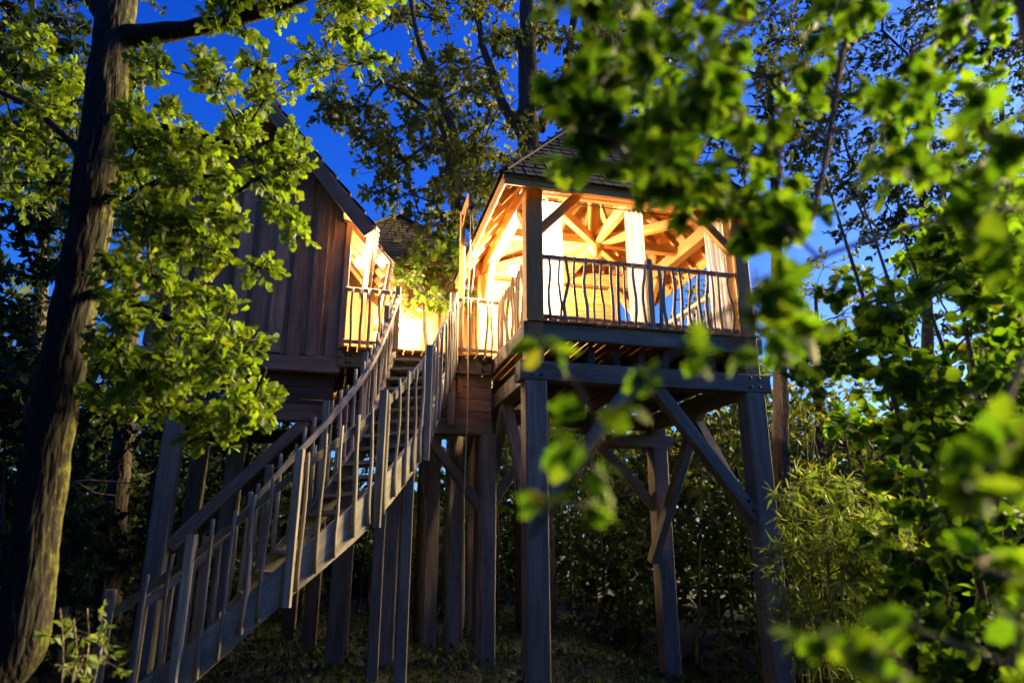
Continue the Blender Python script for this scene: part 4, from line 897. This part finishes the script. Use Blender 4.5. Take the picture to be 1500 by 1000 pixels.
    C = np.concatenate([fill([(850, -40), (1100, -60), (1090, 90), (1000, 200), (960, 260), (840, 250), (815, 190), (840, 110)], 31, 1.4, 1.95, 46, rng, [(880, 60, 22), (965, 100, 22)]),
                        fill([(930, 150), (1180, 60), (1200, 330), (1120, 370), (1040, 320), (950, 280)], 36, 1.5, 2.4, 42, rng, [(1090, 100, 30)]),
                        fill([(1120, -40), (1480, -40), (1500, 300), (1380, 330), (1280, 280), (1300, 150), (1180, 60)], 27, 1.5, 2.6, 44, rng, [(1240, 100, 30), (1260, 220, 34)]),
                        fill([(1380, 180), (1520, 160), (1540, 420), (1420, 400)], 9, 1.2, 1.6, 52, rng),
                        fill([(1100, 390), (1160, 370), (1180, 500), (1090, 520)], 6, 1.3, 1.6, 36, rng),
                        np.array([(*atY(x, y, Y_), r_ * Y_ / F_PX) for x, y, Y_, r_ in ((935, 546, 1.37, 22), (808, 508, 1.4, 26), (872, 606, 1.34, 24), (918, 592, 1.36, 20), (850, 652, 1.31, 22), (872, 690, 1.3, 20), (855, 742, 1.28, 22), (795, 735, 1.26, 20), (1010, 520, 1.42, 22), (1075, 510, 1.45, 26), (840, 190, 1.6, 40), (862, 238, 1.65, 36), (828, 140, 1.6, 34), (880, 120, 1.6, 42), (905, 205, 1.65, 44), (930, 255, 1.7, 38))]),
                        fill([(1400, 620), (1540, 560), (1540, 1020), (1440, 1000)], 12, 1.15, 1.5, 40, rng),
                        fill([(1180, 930), (1340, 900), (1380, 1030), (1180, 1030)], 5, 1.2, 1.4, 28, rng)])
    tree('near_hazel', 'out of focus hazel branches with broad leaves hanging close in front of the pavilion', 'tree', [stem] + arms, C, 'lobed', .064, 22, LEAF_FORE, BARK_HAZEL, rng, nobj=300, tilt=.75, limb_r=.0022, twig_r=.0016, base=base)
    # --- small shrub at lower left
    rng = np.random.default_rng(97); q = atY(105, 990, 4.4); q[2] = ground(q) - .03
    P = [([q, atY(95 + k * 18, 960, 4.4), atY(88 + k * 20, 890 + 14 * (k % 2), 4.4)], [.008, .006, .003]) for k in range(4)]
    C = fill([(75, 1010), (85, 890), (150, 885), (165, 1010)], 16, 4.2, 4.6, 22, rng)
    tree('broadleaf_sapling', 'small pale leaved sapling at the foot of the mossy oak', 'shrub', P, C, 'small', .055, 12, LEAF_BAM, BARK_HAZEL, rng, nobj=120, tilt=.7, limb_r=.0015, twig_r=.001, base=q)
build_trees()

# ------------------------------------------------------------------ dead branch, ground cover
def build_small():
    rng = np.random.default_rng(120); Yd = 6.2
    b = atY(95, 705, Yd); t = thing('dead_branch', b, 'bare dead branch sticking out to the right of the mossy trunk', 'branch')
    for name, pts, r0 in (('stem', [(60, 712), (130, 703), (190, 707), (225, 690)], .012), ('twig', [(150, 704), (175, 680), (200, 676)], .006), ('twig', [(110, 705), (140, 722), (170, 726)], .005), ('twig', [(185, 706), (212, 712)], .005)):
        pp = np.array(pxpath(pts, Yd)); vs, tr = tube_arrays(pp, np.linspace(r0, r0 * .4, len(pp)), 6, .1, rng); part(name, fast_mesh(name, vs - np.array(b), tr, BARK_HAZEL), WM[t], t)
    # ground cover: ivy-like leaves and grass blades
    n = 26000; x = rng.uniform(-9, 8, n); y = rng.uniform(3.0, 18, n); p = np.stack([x, y, gz(x, y) + rng.uniform(0, .14, n) ** 1.2], 1)
    d = rng.normal(size=(n, 3)); d[:, 2] = np.abs(d[:, 2]) * .8; fr = leaf_frames(d, rng, .7); sz = rng.uniform(.04, .13, n); tv, tt = leaf_tmpl('far')
    V = np.einsum('nij,kj->nki', fr * sz[:, None, None], tv) + p[:, None, :]; T = tt[None] + (np.arange(n) * len(tv))[:, None, None]
    m = 4500; x = rng.uniform(-6, 5, m); y = rng.uniform(4, 16, m); p = np.stack([x, y, gz(x, y) - .01], 1); d = rng.normal(size=(m, 3)) * .35; d[:, 2] = 1; fr = leaf_frames(d, rng, 1.2); sz = rng.uniform(.08, .24, m); tv2, tt2 = leaf_tmpl('lance'); tv2 = tv2 * [1, .5, 1]
    V2 = np.einsum('nij,kj->nki', fr * sz[:, None, None], tv2) + p[:, None, :]; T2 = tt2[None] + (np.arange(m) * len(tv2))[:, None, None] + n * len(tv)
    o = part('ground_cover', fast_mesh('ground_cover', np.concatenate([V.reshape(-1, 3), V2.reshape(-1, 3)]), np.concatenate([T.reshape(-1, 3), T2.reshape(-1, 3)]), LEAF_DARK), Matrix.Identity(4), None, kind='stuff')
    tag(o, 'low ivy leaves and grass covering the dark ground', 'undergrowth')
    # far wood round the clearing, plus two unseen leaf banks added to block light
    n = 95000; th = rng.uniform(-1.9, 1.9, n); rr = rng.uniform(22, 34, n); hmax = 5.6 + 2.2 * np.sin(th * 7) + 1.3 * np.sin(th * 17 + 1); x = np.sin(th) * rr; y = np.cos(th) * rr
    z = gz(x, y) + rng.uniform(0, 1, n) ** .8 * np.maximum(hmax, 1.5); p = np.stack([x, y, z], 1); d = rng.normal(size=(n, 3)); fr = leaf_frames(d, rng, .9); sz = rng.uniform(.3, .6, n); tv, tt = leaf_tmpl('far')
    V = np.einsum('nij,kj->nki', fr * sz[:, None, None], tv) + p[:, None, :]; T = tt[None] + (np.arange(n) * len(tv))[:, None, None]; ps = [(V.reshape(-1, 3), T.reshape(-1, 3))]
    n = 26000; th = rng.uniform(2.35, 5.15, n); rr = rng.uniform(9, 14, n); hmax = 7.0 + 2.0 * np.sin(th * 6) + 1.2 * np.sin(th * 15 + 1); x = np.sin(th) * rr; y = np.cos(th) * rr + 2.0  # unseen trees behind the camera, added to hold back blue sky fill
    z = gz(x, y) + rng.uniform(0, 1, n) * hmax; p = np.stack([x, y, z], 1); d = rng.normal(size=(n, 3)); fr = leaf_frames(d, rng, .9); sz = rng.uniform(.3, .6, n)
    V = np.einsum('nij,kj->nki', fr * sz[:, None, None], tv) + p[:, None, :]; T = tt[None] + (np.arange(n) * len(tv))[:, None, None]; ps.append((V.reshape(-1, 3), T.reshape(-1, 3)))
    n = 22000; x = rng.uniform(10.5, 15, n); y = rng.uniform(-2, 24, n); z = gz(x, y) + rng.uniform(0, 1, n) * (np.where(y < 12, 3.6, 6.4) + .8 * np.sin(y * 1.1)); p = np.stack([x, y, z], 1); d = rng.normal(size=(n, 3)); fr = leaf_frames(d, rng, .9); sz = rng.uniform(.25, .5, n)  # unseen bank at right, added and stepped in height to shade low parts
    V = np.einsum('nij,kj->nki', fr * sz[:, None, None], tv) + p[:, None, :]; T = tt[None] + (np.arange(n) * len(tv))[:, None, None]; ps.append((V.reshape(-1, 3), T.reshape(-1, 3)))
    o = part('far_wood_and_shade_banks', fast_mesh('far_wood_and_shade_banks', *merge(ps), LEAF_DARK), Matrix.Identity(4), None, kind='stuff'); tag(o, 'dark mass of distant woodland closing off the clearing, with unseen leaf banks added for shade', 'woodland')
build_small()
